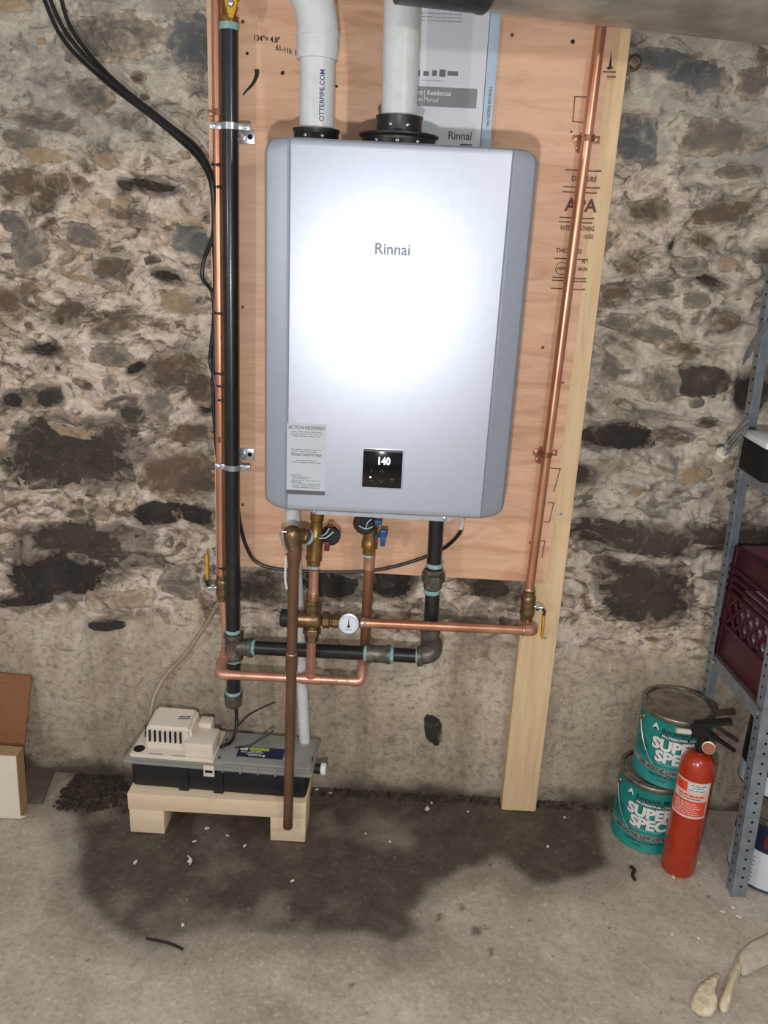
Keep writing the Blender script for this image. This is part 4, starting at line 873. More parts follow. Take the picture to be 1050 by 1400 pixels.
# cold service valve
cv = thing('cold_service_valve', at(504, 752, -.05), 'brass service valve with a blue handle below the heater, right of the red one', 'valve')
k0, k1 = at(504.5, 757, -.05), at(508, 700, -.05); kd = (k1 - k0).normalized(); kl = (k1 - k0).length
bm = B(); lathe(bm, k0, kd, [(0, .0125), (0, .015), (.014, .0152), (.016, .0185), (.026, .0188), (.030, .0168), (.05, .0165), (.056, .018), (.064, .018), (.068, .014), (kl + .03, .014)], 22); obj('valve_body', bm, 'brass', cv)
bm = B(); ring(bm, k0, kd, .0140, .011); obj('thread_sealant', bm, 'blue_tape', cv)
q = at(499, 716, -.085); bm = B(); lathe(bm, q + Vector((0, .012, 0)), (-.15, -1, .0), [(0, .022), (.003, .0245), (.014, .0245), (.018, .021)], 26); obj('round_cap', bm, 'blk_plastic', cv)
bm = B(); tube(bm, smooth_path([at(491, 719, -.093), at(500, 723, -.097), at(510, 720, -.094)]), .0013, 8); tube(bm, smooth_path([at(500, 722, -.096), at(503, 714, -.097), at(508, 710, -.094)]), .0012, 8); obj('cap_tether', bm, 'paper_blue', cv)
q = at(524, 735, -.07); bm = B(); box(bm, q + Vector((-.009, -.006, .002)), q + Vector((.009, .006, .020)), .004); box(bm, q + Vector((-.0065, -.004, -.020)), q + Vector((.005, .004, .006)), .002); tube(bm, [q + Vector((0, 0, .01)), k0 + kd * .034], .005, 12); obj('handle', bm, 'blue_vinyl', cv)
q = at(516, 714, -.085); bm = B(); box(bm, q + Vector((-.011, -.005, -.006)), q + Vector((.010, .005, .006)), .003); obj('upper_handle', bm, 'blue_vinyl', cv)

# ------------------------------------------------------------------ condensate drain
cdn = thing('condensate_pipe', at(415, 1010, -.03), 'white plastic drain pipe dropping from the heater into the pump lid', 'pipe')
d0, d1 = at(400.5, 690, -.04), at(417, 1018, -.03)
bm = B(); tube(bm, [d0 + (d0 - d1).normalized() * .095, d0.lerp(d1, .5), d1], .0134, 20); obj('pipe', bm, 'pvc', cdn)
bm = B(); lathe(bm, at(401.5, 724, -.04), d0 - d1, [(0, .0134), (0, .0172), (.05, .0172)], 20); obj('coupling', bm, 'pvc', cdn)
bm = B(); tube(bm, smooth_path([at(391, 760, -.052), at(390, 790, -.053), at(392, 805, -.051)]), .003, 6); obj('sealant_drip', bm, 'white_ink', cdn)

# ------------------------------------------------------------------ cables
def cable(pts, r, m, name, lab, cat, group=None, seg=8, n=8):
    bm = B(); P_ = smooth_path(pts, n); tube(bm, P_, r, seg); o = obj(name, bm, m); return tag(o, lab, cat, group)
cable([at(54, -18, .02), at(85, 52, .02), at(140, 108, .015), (at(215, 166, .012)), at(262, 207, .0), at(281, 232, -.012), at(290, 262, -.016), at(291, 320, -.014), at(279, 355, -.006), at(277, 380, -.006), at(291, 405, -.012), at(293, 470, -.012), at(291, 530, -.009), at(294, 590, -.006), at(299, 650, -.0055), at(303, 720, -.006)], .0042, 'cable', 'cable', 'black cable from the top left that bows out widest beside the copper pipe', 'cable')
cable([at(80, -18, .015), at(98, 40, .015), at(150, 104, .01), at(222, 163, .006), at(268, 200, -.004), at(287, 232, -.02), at(292, 262, -.022), at(293, 330, -.018), at(293, 420, -.012), at(288, 480, -.006), at(287, 495, -.0055), at(293, 520, -.012), at(297, 560, -.012), at(302, 640, -.012), at(306, 740, -.012)], .0042, 'cable', 'cable', 'black cable of the upper left bundle that loops out low beside the cable ties', 'cable')
cable([at(62, -18, .008), at(91, 46, .008), at(146, 106, .002), at(219, 165, -.004), at(266, 204, -.014), at(285, 234, -.028), at(291.5, 264, -.03), at(292, 330, -.016), at(296, 420, -.0055), at(298, 500, -.0055), at(301, 620, -.0055), at(306, 700, -.0055)], .0040, 'cable', 'cable', 'black cable running straight down between the other two of the upper left bundle', 'cable')
cable([at(627, 704, -.1), at(632, 713, -.08), at(629, 728, -.05), at(612, 746, -.012), at(590, 758, -.008), at(545, 773, -.006), at(500, 781, -.005), at(440, 782, -.006), at(380, 778, -.008), at(350, 768, -.008), at(336, 745, -.01), at(328, 715, -.014), at(325, 690, -.014)], .0042, 'cable', 'power_cord', 'black power cord drooping across the plywood under the heater', 'cord')
bm = B(); tube(bm, smooth_path([at(625, 702, -.105), at(632, 710, -.085), at(630, 722, -.064)]), .0056, 10); tag(obj('cord_sleeve', bm, 'white_ink'), 'short white sleeve round the power cord at the heater underside', 'sleeve')
for i, (px, py, lab) in enumerate(((297, 226, 'black cable tie round the copper pipe just under the zinc clamp'), (298, 256, 'black cable tie where the cable bundle meets the copper pipe'), (300, 428, 'black cable tie alone at mid height of the left copper pipe'), (301.5, 510, 'black cable tie, topmost of three close together'), (302, 527, 'black cable tie, middle of three close together'), (302.5, 546, 'black cable tie, lowest of three close together'), (304, 775, 'black cable tie just above the yellow-levered valve'))):
    c_ = at(px, py, -.018); t = thing('cable_tie', c_, lab, 'cable tie', 'cable ties on the left copper pipe')
    bm = B(); lathe(bm, c_ - Vector((0, 0, .002)), (0.05, 0, 1), [(0, rc), (0, rc + .0012), (.0042, rc + .0012), (.0042, rc)], 18); obj('strap', bm, 'cable', t)
    bm = B(); q = c_ + Vector((.0045, -rc - .002, 0)); box(bm, q + Vector((-.003, -.002, -.003)), q + Vector((.003, .002, .003)), .0008); obj('head', bm, 'cable', t)
cable([at(306, 822, -.012), at(298, 826, .0), at(284, 850, .03), at(255, 893, .05), at(228, 922, .045), at(212, 950, .02), at(206, 975, -.004), atz(205, 985, .22)], .0058, 'hose', 'drain_hose', 'clear beige hose hanging from the left copper pipe to the pump', 'hose', seg=10)
cable([at(320, 930, -.02), at(323, 975, -.02), at(322, 1000, -.04), at(316, 1014, -.06), at(306, 1019, -.078), at(302, 1022, -.08)], .0042, 'cable', 'pump_cord', 'black pump cord coming down from behind the gas pipe cap', 'cord')
cable([at(326, 992, -.03), at(340, 978, .02), at(358, 968, .05), at(376, 960, .06)], .0017, 'cable', 'thin_wire', 'thin black wire running up the concrete behind the pump', 'wire', seg=6)
cable([atz(322, 1022, .213), atz(340, 1020, .222), atz(358, 1010, .235), atz(374, 999, .25)], .0022, 'cable', 'loose_wire', 'short loose black wire lying over the clear pump lid', 'wire', seg=6)

# ------------------------------------------------------------------ bench
bn = thing('pine_bench', (-.365, -.09, 0), 'low pine bench of one board on two blocks under the pump', 'bench', rz=radians(-.6))
bm = B(); box(bm, (-.580, -.149, .068), (-.150, -.016, .113), .002); obj('board', bm, 'pine_x', bn)
for x0, x1, m in ((-.578, -.494, 'pine_x'), (-.236, -.151, 'pine_x')):
    bm = B(); box(bm, (x0, -.148, 0), (x1, -.045, .0685), .002); obj('leg', bm, m, bn)
# ------------------------------------------------------------------ condensate pump
PM = Matrix.Translation((-.362, -.068, .1135)) @ Matrix.Rotation(radians(-2.0), 4, 'Z')
pu = thing('condensate_pump', None, 'condensate pump with black tank and cream motor cover on the pine bench', 'pump', mw=PM)
def pbox(name, m, lo, hi, bev, par=pu, seg=2): return obj(name, box(B(), lo, hi, bev, PM, seg), m, par)
pbox('tank', 'tank', (-.214, -.060, 0), (.212, .060, .078), .010)
for x in (-.085, .0): pbox('tank_rib', 'tank', (x - .012, -.0635, .0), (x + .012, -.056, .075), .002)
pbox('tank_rim', 'clear', (-.227, -.0705, .070), (.227, .0705, .080), .003)
pbox('lid_edge', 'clear', (-.224, -.068, .080), (.224, .068, .0855), .002)
lid = pbox('clear_lid', 'clear', (.0, -.062, .084), (.220, .062, .092), .006)
for i in range(5): pbox('lid_catch', 'clear', (.012 + i * .042, -.0725, .068), (.015 + i * .042, -.069, .086), .0006)
pbox('lid_clip', 'cream', (-.032, -.0745, .055), (-.006, -.069, .084), .001); pbox('clip_slot', 'hole', (-.028, -.0752, .066), (-.010, -.0742, .073), 0)
pbox('lid_seam', 'strip_grey', (-.010, -.064, .084), (.014, .064, .0895), .002)
for y in (-.045, .028): pbox('latch_slot', 'hole', (-.003, y - .006, .0888), (.007, y + .006, .0902), 0)
mt_ = pbox('motor_base', 'cream', (-.214, -.063, .082), (-.010, .060, .0945), .004)
c_ = PM @ Vector((-.197, -.042, .0935)); obj('port_hole', lathe(B(), c_, (0, 0, 1), [(0, .0135), (.0022, .0135)], 22), 'hole', pu)
c_ = PM @ Vector((-.194, .012, .0935)); obj('hose_barb', lathe(B(), c_, (0, 0, 1), [(0, .008), (.012, .008), (.013, .0065), (.03, .006)], 14), 'blk_plastic', pu)
# motor cover: tall hood with sloped back, lower box
bm = B(); V8 = [(-.186, -.034), (-.066, -.034), (-.066, .052), (-.186, .052)]
lo_ = [Vector((x, y, .092)) for x, y in V8]; hi_ = [Vector((-.183, -.030, .150)), Vector((-.074, -.030, .150)), Vector((-.074, .044, .164)), Vector((-.178, .044, .164))]
a_ = [bm.verts.new(v) for v in lo_]; b_ = [bm.verts.new(v) for v in hi_]; bm.faces.new(a_[::-1]); bm.faces.new(b_)
for j in range(4): bm.faces.new((a_[j], a_[(j + 1) % 4], b_[(j + 1) % 4], b_[j]))
bmesh.ops.bevel(bm, geom=[e for e in bm.edges if not (e.verts[0].co.z < .1 and e.verts[1].co.z < .1)], offset=.007, segments=3, affect='EDGES'); bmesh.ops.transform(bm, matrix=PM, verts=bm.verts); hood = obj('motor_hood', bm, 'cream', pu)
for i in range(7): pbox('vent_slot', 'hole', (-.174 + i * .0125, -.0375, .114), (-.1705 + i * .0125, -.0315, .143), 0, hood)
pbox('switch_box', 'cream', (-.085, -.052, .090), (-.014, .020, .128), .005); pbox('float_box', 'cream', (-.07, .016, .090), (-.036, .050, .140), .004)
for x in (-.168, -.112): pbox('base_slot', 'strip_grey', (x, -.0595, .0935), (x + .032, -.0565, .0953), 0)
bm = rect_bm(0, 0, .03, .014); t_ = text_lines([(.001, 0, .03), (.005, .004, .028), (.009, .002, .03)], random.Random(4), 0, 0, .0022); bm.free()
bmesh.ops.transform(t_, matrix=PM @ Matrix.Translation((-.112, -.005, .1595)) @ Matrix.Rotation(radians(10.5), 4, 'X') @ Matrix.Rotation(radians(8), 4, 'Z'), verts=t_.verts); obj('hood_print', t_, 'ink_blue', hood, smooth=False)
# warning label on lid
def plab(name, m, x0, y0, x1, y1, z, par): return obj(name, box(B(), (x0, y0, z - .0004), (x1, y1, z), 0, PM), m, par, smooth=False)
lb = plab('lid_label', 'navy', .038, -.038, .150, .004, .0926, pu); plab('label_stripe', 'lime', .064, -.010, .112, .001, .0930, lb); plab('label_mark', 'white_ink', .041, -.012, .060, .002, .0930, lb)
t_ = text_lines([(-.016, .068, .098), (-.021, .046, .10), (-.028, .06, .098), (-.033, .066, .098)], random.Random(5), 0, 0, .0024); bmesh.ops.transform(t_, matrix=PM @ Matrix.Translation((0, 0, .0932)), verts=t_.verts); obj('label_print', t_, 'white_ink', lb, smooth=False)
bm = B(); lathe(bm, PM @ Vector((.103, -.030, .0928)), (0, 0, 1), [(0, .004), (.0004, .004)], 12); obj('label_mark', bm, 'white_ink', lb)
for y in (-.02,): pbox('latch_slot', 'hole', (.214, y - .008, .084), (.2215, y + .008, .089), 0)
bm = B(); lathe(bm, PM @ Vector((.208, -.02, .062)), PM.to_3x3() @ Vector((1, 0, 0)), [(0, .012), (.034, .012)], 18); obj('outlet_stub', bm, 'tank', pu)
bm = B(); lathe(bm, PM @ Vector((.241, -.02, .062)), PM.to_3x3() @ Vector((1, 0, 0)), [(0, .013), (.002, .015), (.012, .015), (.013, .013)], 18); obj('outlet_cap', bm, 'white_ink', pu)

# ------------------------------------------------------------------ paint cans
def paint_can(c_, z0, r, h, lab, body, rot=0, tilt=0, front='teal', grp=None):
    t = thing('paint_can', (c_[0], c_[1], z0), lab, 'paint can', grp)
    bm = B(); lathe(bm, (c_[0], c_[1], z0), (0, 0, 1), [(0, r - .005), (.001, r), (.004, r + .0015), (.006, r), (h - .012, r), (h - .010, r + .001), (h - .004, r + .0015), (h - .001, r), (h, r - .002), (h - .002, r - .005), (h - .006, r - .007)], 56); obj('can_body', bm, body, t)
    bm = B(); lathe(bm, (c_[0], c_[1], z0 + h - .007), (0, 0, 1), [(-.002, r - .009), (.0035, r - .0095), (.0045, r - .0115), (.0048, r - .014), (.0018, r - .018), (.0022, r - .03)], 48); obj('lid', bm, 'can_lid', t)
    bm = B(); lathe(bm, (c_[0], c_[1], z0 + h - .014), (0, 0, 1), [(0, r + .0006), (.002, r + .0022), (.011, r + .0024), (.0135, r + .0004), (.0142, r - .003), (.0142, r - .006), (.007, r - .0075)], 56); obj('rim', bm, 'can_metal', t)
    return t
def band_wrap(name, m, t, c_, z0, r, z1, z2, a0, a1, dr, n=24):
    bm = B(); rr = r + dr
    for i in range(n):
        u, v = a0 + (a1 - a0) * i / n, a0 + (a1 - a0) * (i + 1) / n
        quad(bm, [(c_[0] + rr * cos(q_), c_[1] + rr * sin(q_), z) for q_, z in ((u, z0 + z1), (v, z0 + z1), (v, z0 + z2), (u, z0 + z2))])
    bmesh.ops.remove_doubles(bm, verts=bm.verts, dist=1e-6); return obj(name, bm, m, t)
def teal_can(c_, z0, lab, ang, grp):
    r, h = .083, .188; t = paint_can(c_, z0, r, h, lab, 'teal', grp=grp)
    a0 = ang - .62
    def T(body, size, zz, m, bold=0, dx=0, sx=1, dr=.0008): 
        return obj('label_lettering', wrap(text_bm(body, size, bold, sx=sx), c_[0], c_[1], z0 + zz, r + dr, a0 + dx / r), m, t, smooth=False)
    T('Benjamin Moore', .0175, .145, 'ink', .0002, .012, .95)
    band_wrap('label_band', 'ink', t, c_, z0, r, .1325, .1415, a0 + .012 / r, a0 + .125 / r, .0006)
    T('PROFESSIONAL COATINGS', .0085, .1340, 'white_ink', .0003, .015, 1.05, .0010)
    for dz, d2, m, dr in ((-.0016, -.0022, 'ink', .0007), (0, 0, 'white_ink', .0011)):
        T('SUPER', .039, .1005 + dz, m, .0021, -.005 + d2, 1.04, dr); T('SPEC', .039, .0690 + dz, m, .0021, .007 + d2, 1.04, dr)
    T('HIGH QUALITY INTERIOR', .0062, .0615, 'mint', .0002, .014, 1, .0008)
    band_wrap('label_strip', 'strip_grey', t, c_, z0, r, .037, .051, a0 - 1.5, a0 + 1.9, .0006, 40)
    T('100% ACRYLIC LOW LUSTRE HOUSE PAINT', .0135, .0395, 'ink', .0004, -.035, .8, .0010)
    T('PAINTED WOOD MASONRY SIDING', .0085, .0255, 'ink', .0001, .0, .9)
    T('LATEX', .0085, .0145, 'ink', 0, .02, .9)
    q = text_bm('A', .02, .001, sx=1.1); obj('label_emblem', wrap(q, c_[0], c_[1], z0 + .149, r + .0008, a0 - .010 / r), 'white_ink', t, smooth=False)
    q = B(); quad(q, [(0, 0, 0), (.019, 0, 0), (.0115, .018, 0), (.0075, .018, 0)]); obj('label_emblem', wrap(q, c_[0], c_[1], z0 + .147, r + .0005, a0 - .0125 / r), 'ink', t, smooth=False)
    pr = text_lines([(.118 - i * .007, -.055, -.018 + .004 * (i % 2)) for i in range(6)], random.Random(6), 0, 0, .0018); obj('label_print', wrap(pr, c_[0], c_[1], z0 - .018, r + .0007, a0 + .012), 'ink', t, smooth=False)
    # ear and bail
    ea = ang - 1.28; e_ = Vector((cos(ea), sin(ea), 0)); p = Vector((c_[0], c_[1], z0 + .150)) + e_ * (r + .001)
    obj('handle_ear', lathe(B(), p, e_, [(-.001, .012), (.002, .0115), (.004, .008), (.0045, .004), (.006, .0035)], 18), 'can_metal', t)
    tg_ = Vector((-sin(ea), cos(ea), 0)); pts = []
    for i in range(15):
        u = i / 14; aa = ea + u * 1.25; rr = r + .004 + .003 * sin(pi * u); pts.append(Vector((c_[0] + rr * cos(aa), c_[1] + rr * sin(aa), z0 + .150 - .115 * sin(u * pi * .5) ** 1.0 * (1 if u < 1 else 1))))
    obj('bail_wire', tube(B(), pts, .0015, 8), 'chrome', t); return t
angc = lambda c_: math.atan2(CAM.y - c_[1], CAM.x - c_[0])
C1, C2 = (.703, -.036), (.730, -.036)
teal_can(C1, .0, 'teal paint can standing on the floor, lower of the stack of two', angc(C1) - .08 + .15, 'teal paint cans stacked by the wall')
teal_can(C2, .1885, 'teal paint can with dusty lid, upper of the stack of two', angc(C2) + .15, 'teal paint cans stacked by the wall')

# ------------------------------------------------------------------ fire extinguisher
EX = Vector((.748, -.158, 0)); er_ = .0395
fe = thing('fire_extinguisher', EX, 'red fire extinguisher with black levers in front of the teal cans', 'fire extinguisher')
zs_ = .325
bm = B(); pr_ = [(0, er_ - .006), (.003, er_ - .001), (.008, er_), (zs_ - .045, er_)] + [(zs_ - .045 + .045 * sin(a_), .012 + (er_ - .012) * cos(a_)) for a_ in np.linspace(.12, pi / 2, 9)] + [(zs_ + .008, .012)]
lathe(bm, EX, (0, 0, 1), pr_, 44); obj('cylinder', bm, 'red', fe)
af = angc(EX); l0 = af - 1.15
lbz0, lbz1 = at(935, 1106, -.198).z, at(935, 1050, -.198).z
lbz0, lbz1 = .172, .268
L1 = band_wrap('label', 'pale_label', fe, EX, 0, er_, lbz0, lbz1, l0, l0 + 2.2, .0006, 28)
band_wrap('label_panel', 'red_label', L1, EX, 0, er_, lbz0 + .006, lbz0 + .046, l0 + .08, l0 + 2.1, .0010, 26); band_wrap('label_panel', 'red_label', L1, EX, 0, er_, lbz0 + .068, lbz1 - .004, l0 + .08, l0 + .85, .0010, 14); band_wrap('label_panel', 'paper', L1, EX, 0, er_, lbz0 + .072, lbz1 - .004, l0 + .95, l0 + 2.08, .0010, 14)
def E(bm, zz, m, dr=.0014, a0=l0): return obj('label_print', wrap(bm, EX.x, EX.y, zz, er_ + dr, a0), m, L1, smooth=False)
E(text_lines([(.010 + i * .0055, .010, .072 - .006 * (i % 3)) for i in range(6)], random.Random(7), 0, 0, .0022), lbz0, 'pale_label', a0=l0)
E(text_lines([(.0, .040, .076), (.007, .046, .07), (.013, .042, .078)], random.Random(9), 0, 0, .0022), lbz0 + .074, 'ink_grey')
E(text_lines([(0, .016, .076)], random.Random(10), 0, 0, .0045), lbz0 + .0575, 'red_label'); E(text_lines([(0, .018, .07)], random.Random(12), 0, 0, .003), lbz0 + .051, 'ink_grey'); E(text_lines([(0, .010, .026), (.007, .012, .026)], random.Random(2), 0, 0, .002), lbz0 + .074, 'red')
bm = B(); lathe(bm, EX + Vector((0, 0, zs_ + .004)), (0, 0, 1), [(0, .014), (.012, .015), (.014, .0125), (.042, .0125), (.044, .009)], 18); obj('valve_neck', bm, 'ext_black', fe)
hd_ = Vector((.93, -.36, 0)).normalized(); side = Vector((hd_.y, -hd_.x, 0)); vt = EX + Vector((0, 0, zs_ + .045))
def bar(p, q, w0, w1, th, m, name):
    p, q = Vector(p), Vector(q); d = (q - p).normalized(); s_ = d.cross(Vector((0, 0, 1))).normalized(); u_ = s_.cross(d)
    bm = B(); vs = []
    for c_, w__ in ((p, w0), (p.lerp(q, .5), (w0 + w1) / 2), (q, w1)): vs.append([bm.verts.new(c_ + s_ * a * w__ + u_ * b * th) for a, b in ((-1, -1), (1, -1), (1, 1), (-1, 1))])
    for r1, r2 in zip(vs, vs[1:]):
        for j in range(4): bm.faces.new((r1[j], r1[(j + 1) % 4], r2[(j + 1) % 4], r2[j]))
    bm.faces.new(vs[0][::-1]); bm.faces.new(vs[-1]); bmesh.ops.recalc_face_normals(bm, faces=bm.faces[:])
    bmesh.ops.bevel(bm, geom=bm.edges[:], offset=.002, segments=2, affect='EDGES'); return obj(name, bm, m, fe)
yl = EX.y
top0, top1 = at(950, 991, yl), at(1001, 986, yl - .012); low0, low1 = at(966, 1000, yl), at(1005, 1027, yl - .015)
bar(top0 + Vector((0, 0, .002)), top1, .009, .008, .0065, 'ext_black', 'top_lever'); bar(low0, low1, .008, .0055, .004, 'ext_black', 'carry_handle')
bar(at(950, 990, yl), at(966, 1006, yl), .010, .012, .012, 'ext_black', 'valve_head')
n0, n1, n2_ = at(958, 1003, yl), at(944, 1001, yl), at(925, 998.5, yl)
obj('nozzle_base', tube(B(), [n0, n1], [.009, .0075], 14), 'ext_black', fe); obj('nozzle', tube(B(), [n1, n2_], [.0062, .0066], 14), 'cream', fe)
gq = at(969, 1022, yl - .02); gn = (CAM - gq).normalized(); gn = Vector((gn.x, gn.y, gn.z * .5)).normalized()
bm = B(); lathe(bm, gq - gn * .008, gn, [(0, .011), (.009, .0145), (.012, .0145), (.0125, .0118), (.011, .0115)], 22); pg = obj('pressure_gauge', bm, 'solder', fe)
bm = B(); lathe(bm, gq + gn * .0032, gn, [(0, .0115), (.0006, .0115)], 20); obj('gauge_face', bm, mat('gauge_dial', (138, 58, 40), (172, 104, 74), 70, .5), pg)
bm = B(); tube(bm, [gq, gq + Vector((0, .02, .004))], .006, 10); obj('gauge_stem', bm, 'brass', pg)

# ------------------------------------------------------------------ steel shelf
sh = thing('steel_shelf', (.85, -.1, 0), 'grey slotted-angle steel shelving unit at the right edge', 'shelf')
def sheared(bm, lean, z0=0):
    for v in bm.verts: v.co.x += lean * (v.co.z - z0)
    return bm
LEAN = -.047
def post(x, y, ht, sx, sy, wdt=.03, t=.002, lean=LEAN, m='shelf_steel'):
    bm = B(); poly = [(x, y, 0), (x + sx * wdt, y, 0), (x + sx * wdt, y + sy * t, 0), (x + sx * t, y + sy * t, 0), (x + sx * t, y + sy * wdt, 0), (x, y + sy * wdt, 0)]
    prism(bm, poly, (0, 0, ht)); sheared(bm, lean); po = obj('post', bm, m, sh, smooth=False)
    bm = B()
    for i in range(int(ht / .0254)):
        z = .03 + i * .0254
        lathe(bm, (x + sx * wdt * .55 + lean * z, y - .0003, z), (0, -1, 0), [(0, .0032), (.0005, .0032)], 8)
        if sx > 0: lathe(bm, (x - .0003 + lean * z, y + sy * wdt * .55, z), (-1, 0, 0), [(0, .0032), (.0005, .0032)], 8)
    ho = obj('post_holes', bm, 'hole', po); ho['kind'] = 'stuff'; return po
post(.846, -.242, 1.50, 1, 1, .033); post(1.30, -.242, 1.50, -1, 1, .033)
rbx = .823
post(rbx, .036, 1.44, 1, -1, .030, lean=-.036); post(1.27, .036, 1.44, -1, -1, .030, lean=-.036)
def shelf_level(z):
    xl0 = .846 + LEAN * z; xl1 = rbx - .036 * z
    bm = B(); prism(bm, [(xl0, -.240, z), (xl0 + .45, -.240, z), (xl1 + .45, .036, z), (xl1, .036, z)], (0, 0, .0025)); obj('shelf_board', bm, 'rust_steel', sh, smooth=False)
    bm = B(); prism(bm, [(xl0 + .002, -.238, z), (xl1 + .002, .034, z), (xl1 + .002, .034, z - .032), (xl0 + .002, -.238, z - .032)], (.002, 0, 0)); obj('side_rail', bm, 'shelf_steel', sh, smooth=False)
    bm = B(); prism(bm, [(xl0, -.240, z), (xl0 + .45, -.240, z), (xl0 + .45, -.240, z - .032), (xl0, -.240, z - .032)], (0, .002, 0)); obj('front_rail', bm, 'shelf_steel', sh, smooth=False)
    for yy, xx in ((-.225, xl0), (-.005, xl1)): obj('shelf_bolt', lathe(B(), (xx - .0005, yy, z - .014), (-1, 0, 0), [(0, .006), (.003, .006), (.004, .004)], 8), 'zinc', sh)
    return xl0, xl1
Z1, Z2 = .488, .962
shelf_level(Z2); sxa, sxb = shelf_level(Z1); shelf_level(1.44)
q0, q1 = at(1016, 492, -.0), at(1062, 425, -.12); d = (q1 - q0); bm = B(); prism(bm, [q0 + Vector((0, 0, -.011)), q0 + Vector((0, 0, .011)), q1 + Vector((0, 0, .011)), q1 + Vector((0, 0, -.011))], (.003, 0, 0)); obj('diagonal_brace', bm, 'shelf_steel', sh, smooth=False)

# crate on the lower shelf
zc0 = Z1 + .003; ch = .275
P0 = Vector((.846 + LEAN * Z1 + .012, -.228, zc0)); P1 = Vector((rbx - .036 * Z1 + .010, .020, zc0)); sd = (P1 - P0); sl = sd.length; sd.normalize(); nx = Vector((sd.y, -sd.x, 0))
if nx.x < 0: nx = -nx
CM = Matrix(((sd.x, nx.x, 0, P0.x), (sd.y, nx.y, 0, P0.y), (0, 0, 1, P0.z), (0, 0, 0, 1)))
cr_ = thing('milk_crate', None, 'maroon plastic lattice crate sitting on the lower shelf', 'crate', mw=CM)
def cbox(name, lo, hi, bev=.001, par=None, mw=None): return obj(name, box(B(), lo, hi, bev, CM if mw is None else CM @ mw), 'maroon', par or cr_)
dp = .30
side_p = cbox('side_panel', (0, 0, 0), (sl, .004, .085)); cbox('top_band', (0, 0, ch - .05), (sl, .004, ch), .001)
for z in (.085, .168, .186, .205, .224): cbox('rib', (-.001, -.005, z - .004), (sl + .001, .005, z + .004))
for x in (.0, sl - .014, ): cbox('corner_post', (x, -.003, 0), (x + .014, .012, ch), .002)
n_ = 6
for i in range(n_ + 4):
    for sg in (1, -1):
        x = (i - 1.5) * sl / n_
        bm = B(); hgt = .085; a_ = Vector((x, .001 + (sg > 0) * .0022, .085)); b_ = a_ + Vector((sg * hgt * .95, 0, hgt))
        if min(a_.x, b_.x) < -.0 or max(a_.x, b_.x) > sl:
            # clip to the panel
            dx = b_.x - a_.x
            t0 = max(0, min((0 - a_.x) / dx, (sl - a_.x) / dx)); t1 = min(1, max((0 - a_.x) / dx, (sl - a_.x) / dx))
            if t1 - t0 < .08: continue
            a_, b_ = a_.lerp(b_, t0), a_.lerp(b_, t1)
        tube(bm, [a_, b_], .0046, 6); bmesh.ops.transform(bm, matrix=CM, verts=bm.verts); obj('lattice_bar', bm, 'maroon', cr_)
cbox('front_panel', (0, 0, 0), (.004, dp, .19)); cbox('rear_panel', (sl - .004, 0, 0), (sl, dp, ch)); cbox('crate_floor', (0, 0, .002), (sl, dp, .006)); cbox('front_band', (0, 0, ch - .05), (.004, dp, ch))

pb = thing('paper_stack', None, 'pale stacked papers seen through the lattice of the maroon crate', 'papers', mw=CM @ Matrix.Translation((.03, .02, .008)))
for i in range(8):
    obj('sheaf', box(B(), (.03 + .003 * (i % 3), .020 + .004 * (i % 2), .008 + i * .021), (sl - .03, .25, .027 + i * .021), .002, CM), 'paper' if i % 2 else 'strip_grey', pb)
# things on the upper shelf
bq = at(1037, 628, -.10); zb = Z2 + .0035
bk = thing('storage_box', (bq.x + .03, -.10, zb), 'black box with a white lid on the upper shelf', 'box')
bx0 = at(1033, 600, -.10).x
bm = B(); box(bm, (bx0, -.16, zb), (bx0 + .14, -.04, zb + .070), .004); obj('box_body', bm, 'hole', bk)
bm = B(); box(bm, (bx0 - .004, -.163, zb + .070), (bx0 + .143, -.037, zb + .083), .003); obj('box_lid', bm, 'white_ink', bk)
rq = thing('paint_roller', at(987, 621, .0), 'wire roller frame with a white knob end poking past the shelf post', 'roller')
e0, e1 = at(984, 618, -.0), at(992, 624, -.03); e1 = e0 + Vector((.016, -.014, -.002))
rdv = (at(1035, 575, -.07) - at(1000, 613, .0)).normalized()
kq = at(986.5, 621, -.005); bm = B(); lathe(bm, kq - rdv * .012, rdv, [(0, .0125), (.003, .0158), (.018, .0158), (.022, .012)], 8); obj('knob', bm, 'cream', rq, angle=20)
for j, oo in enumerate((0, .013, .026)):
    bm = B(); tube(bm, [kq + rdv * .008 + Vector((0, 0, oo - .013)), kq + rdv * .11 + Vector((0, 0, oo - .013))], .0024, 8); obj('wire_rod', bm, 'zinc', rq)
bm = B(); tube(bm, [kq + rdv * .018 + Vector((0, 0, -.014)), kq + rdv * .018 + Vector((0, 0, .014))], .002, 8); obj('wire_rod', bm, 'zinc', rq)
# cans under the shelf
def plain_can(c_, z0, lab, body, label_m, a0, a1, z1, z2, r=.083, h=.188):
    t = paint_can(c_, z0, r, h, lab, body); L_ = band_wrap('label', label_m, t, c_, z0, r, z1, z2, a0, a1, .0006, 30); return t, L_
D1 = (.960, -.150); af = angc(D1)
t, L_ = plain_can(D1, 0, 'navy paint can with a white paper label standing on the floor under the shelf', 'navy', 'paper', af - 1.9, af + .25, .008, .105)
band_wrap('label_panel', 'paper_blue', L_, D1, 0, .083, .008, .105, af + .27, af + .9, .0008, 12)
pr = text_lines([(.018 + i * .011, -.05, .012) for i in range(7)], random.Random(13), 0, 0, .002); obj('label_print', wrap(pr, D1[0], D1[1], .0, .0842, af - .4), 'ink_grey', L_, smooth=False)
band_wrap('label_spot', 'red_vinyl', L_, D1, 0, .083, .118, .152, af - .15, af + .25, .0008, 8)
D2 = (.985, -.06); af = angc(D2)
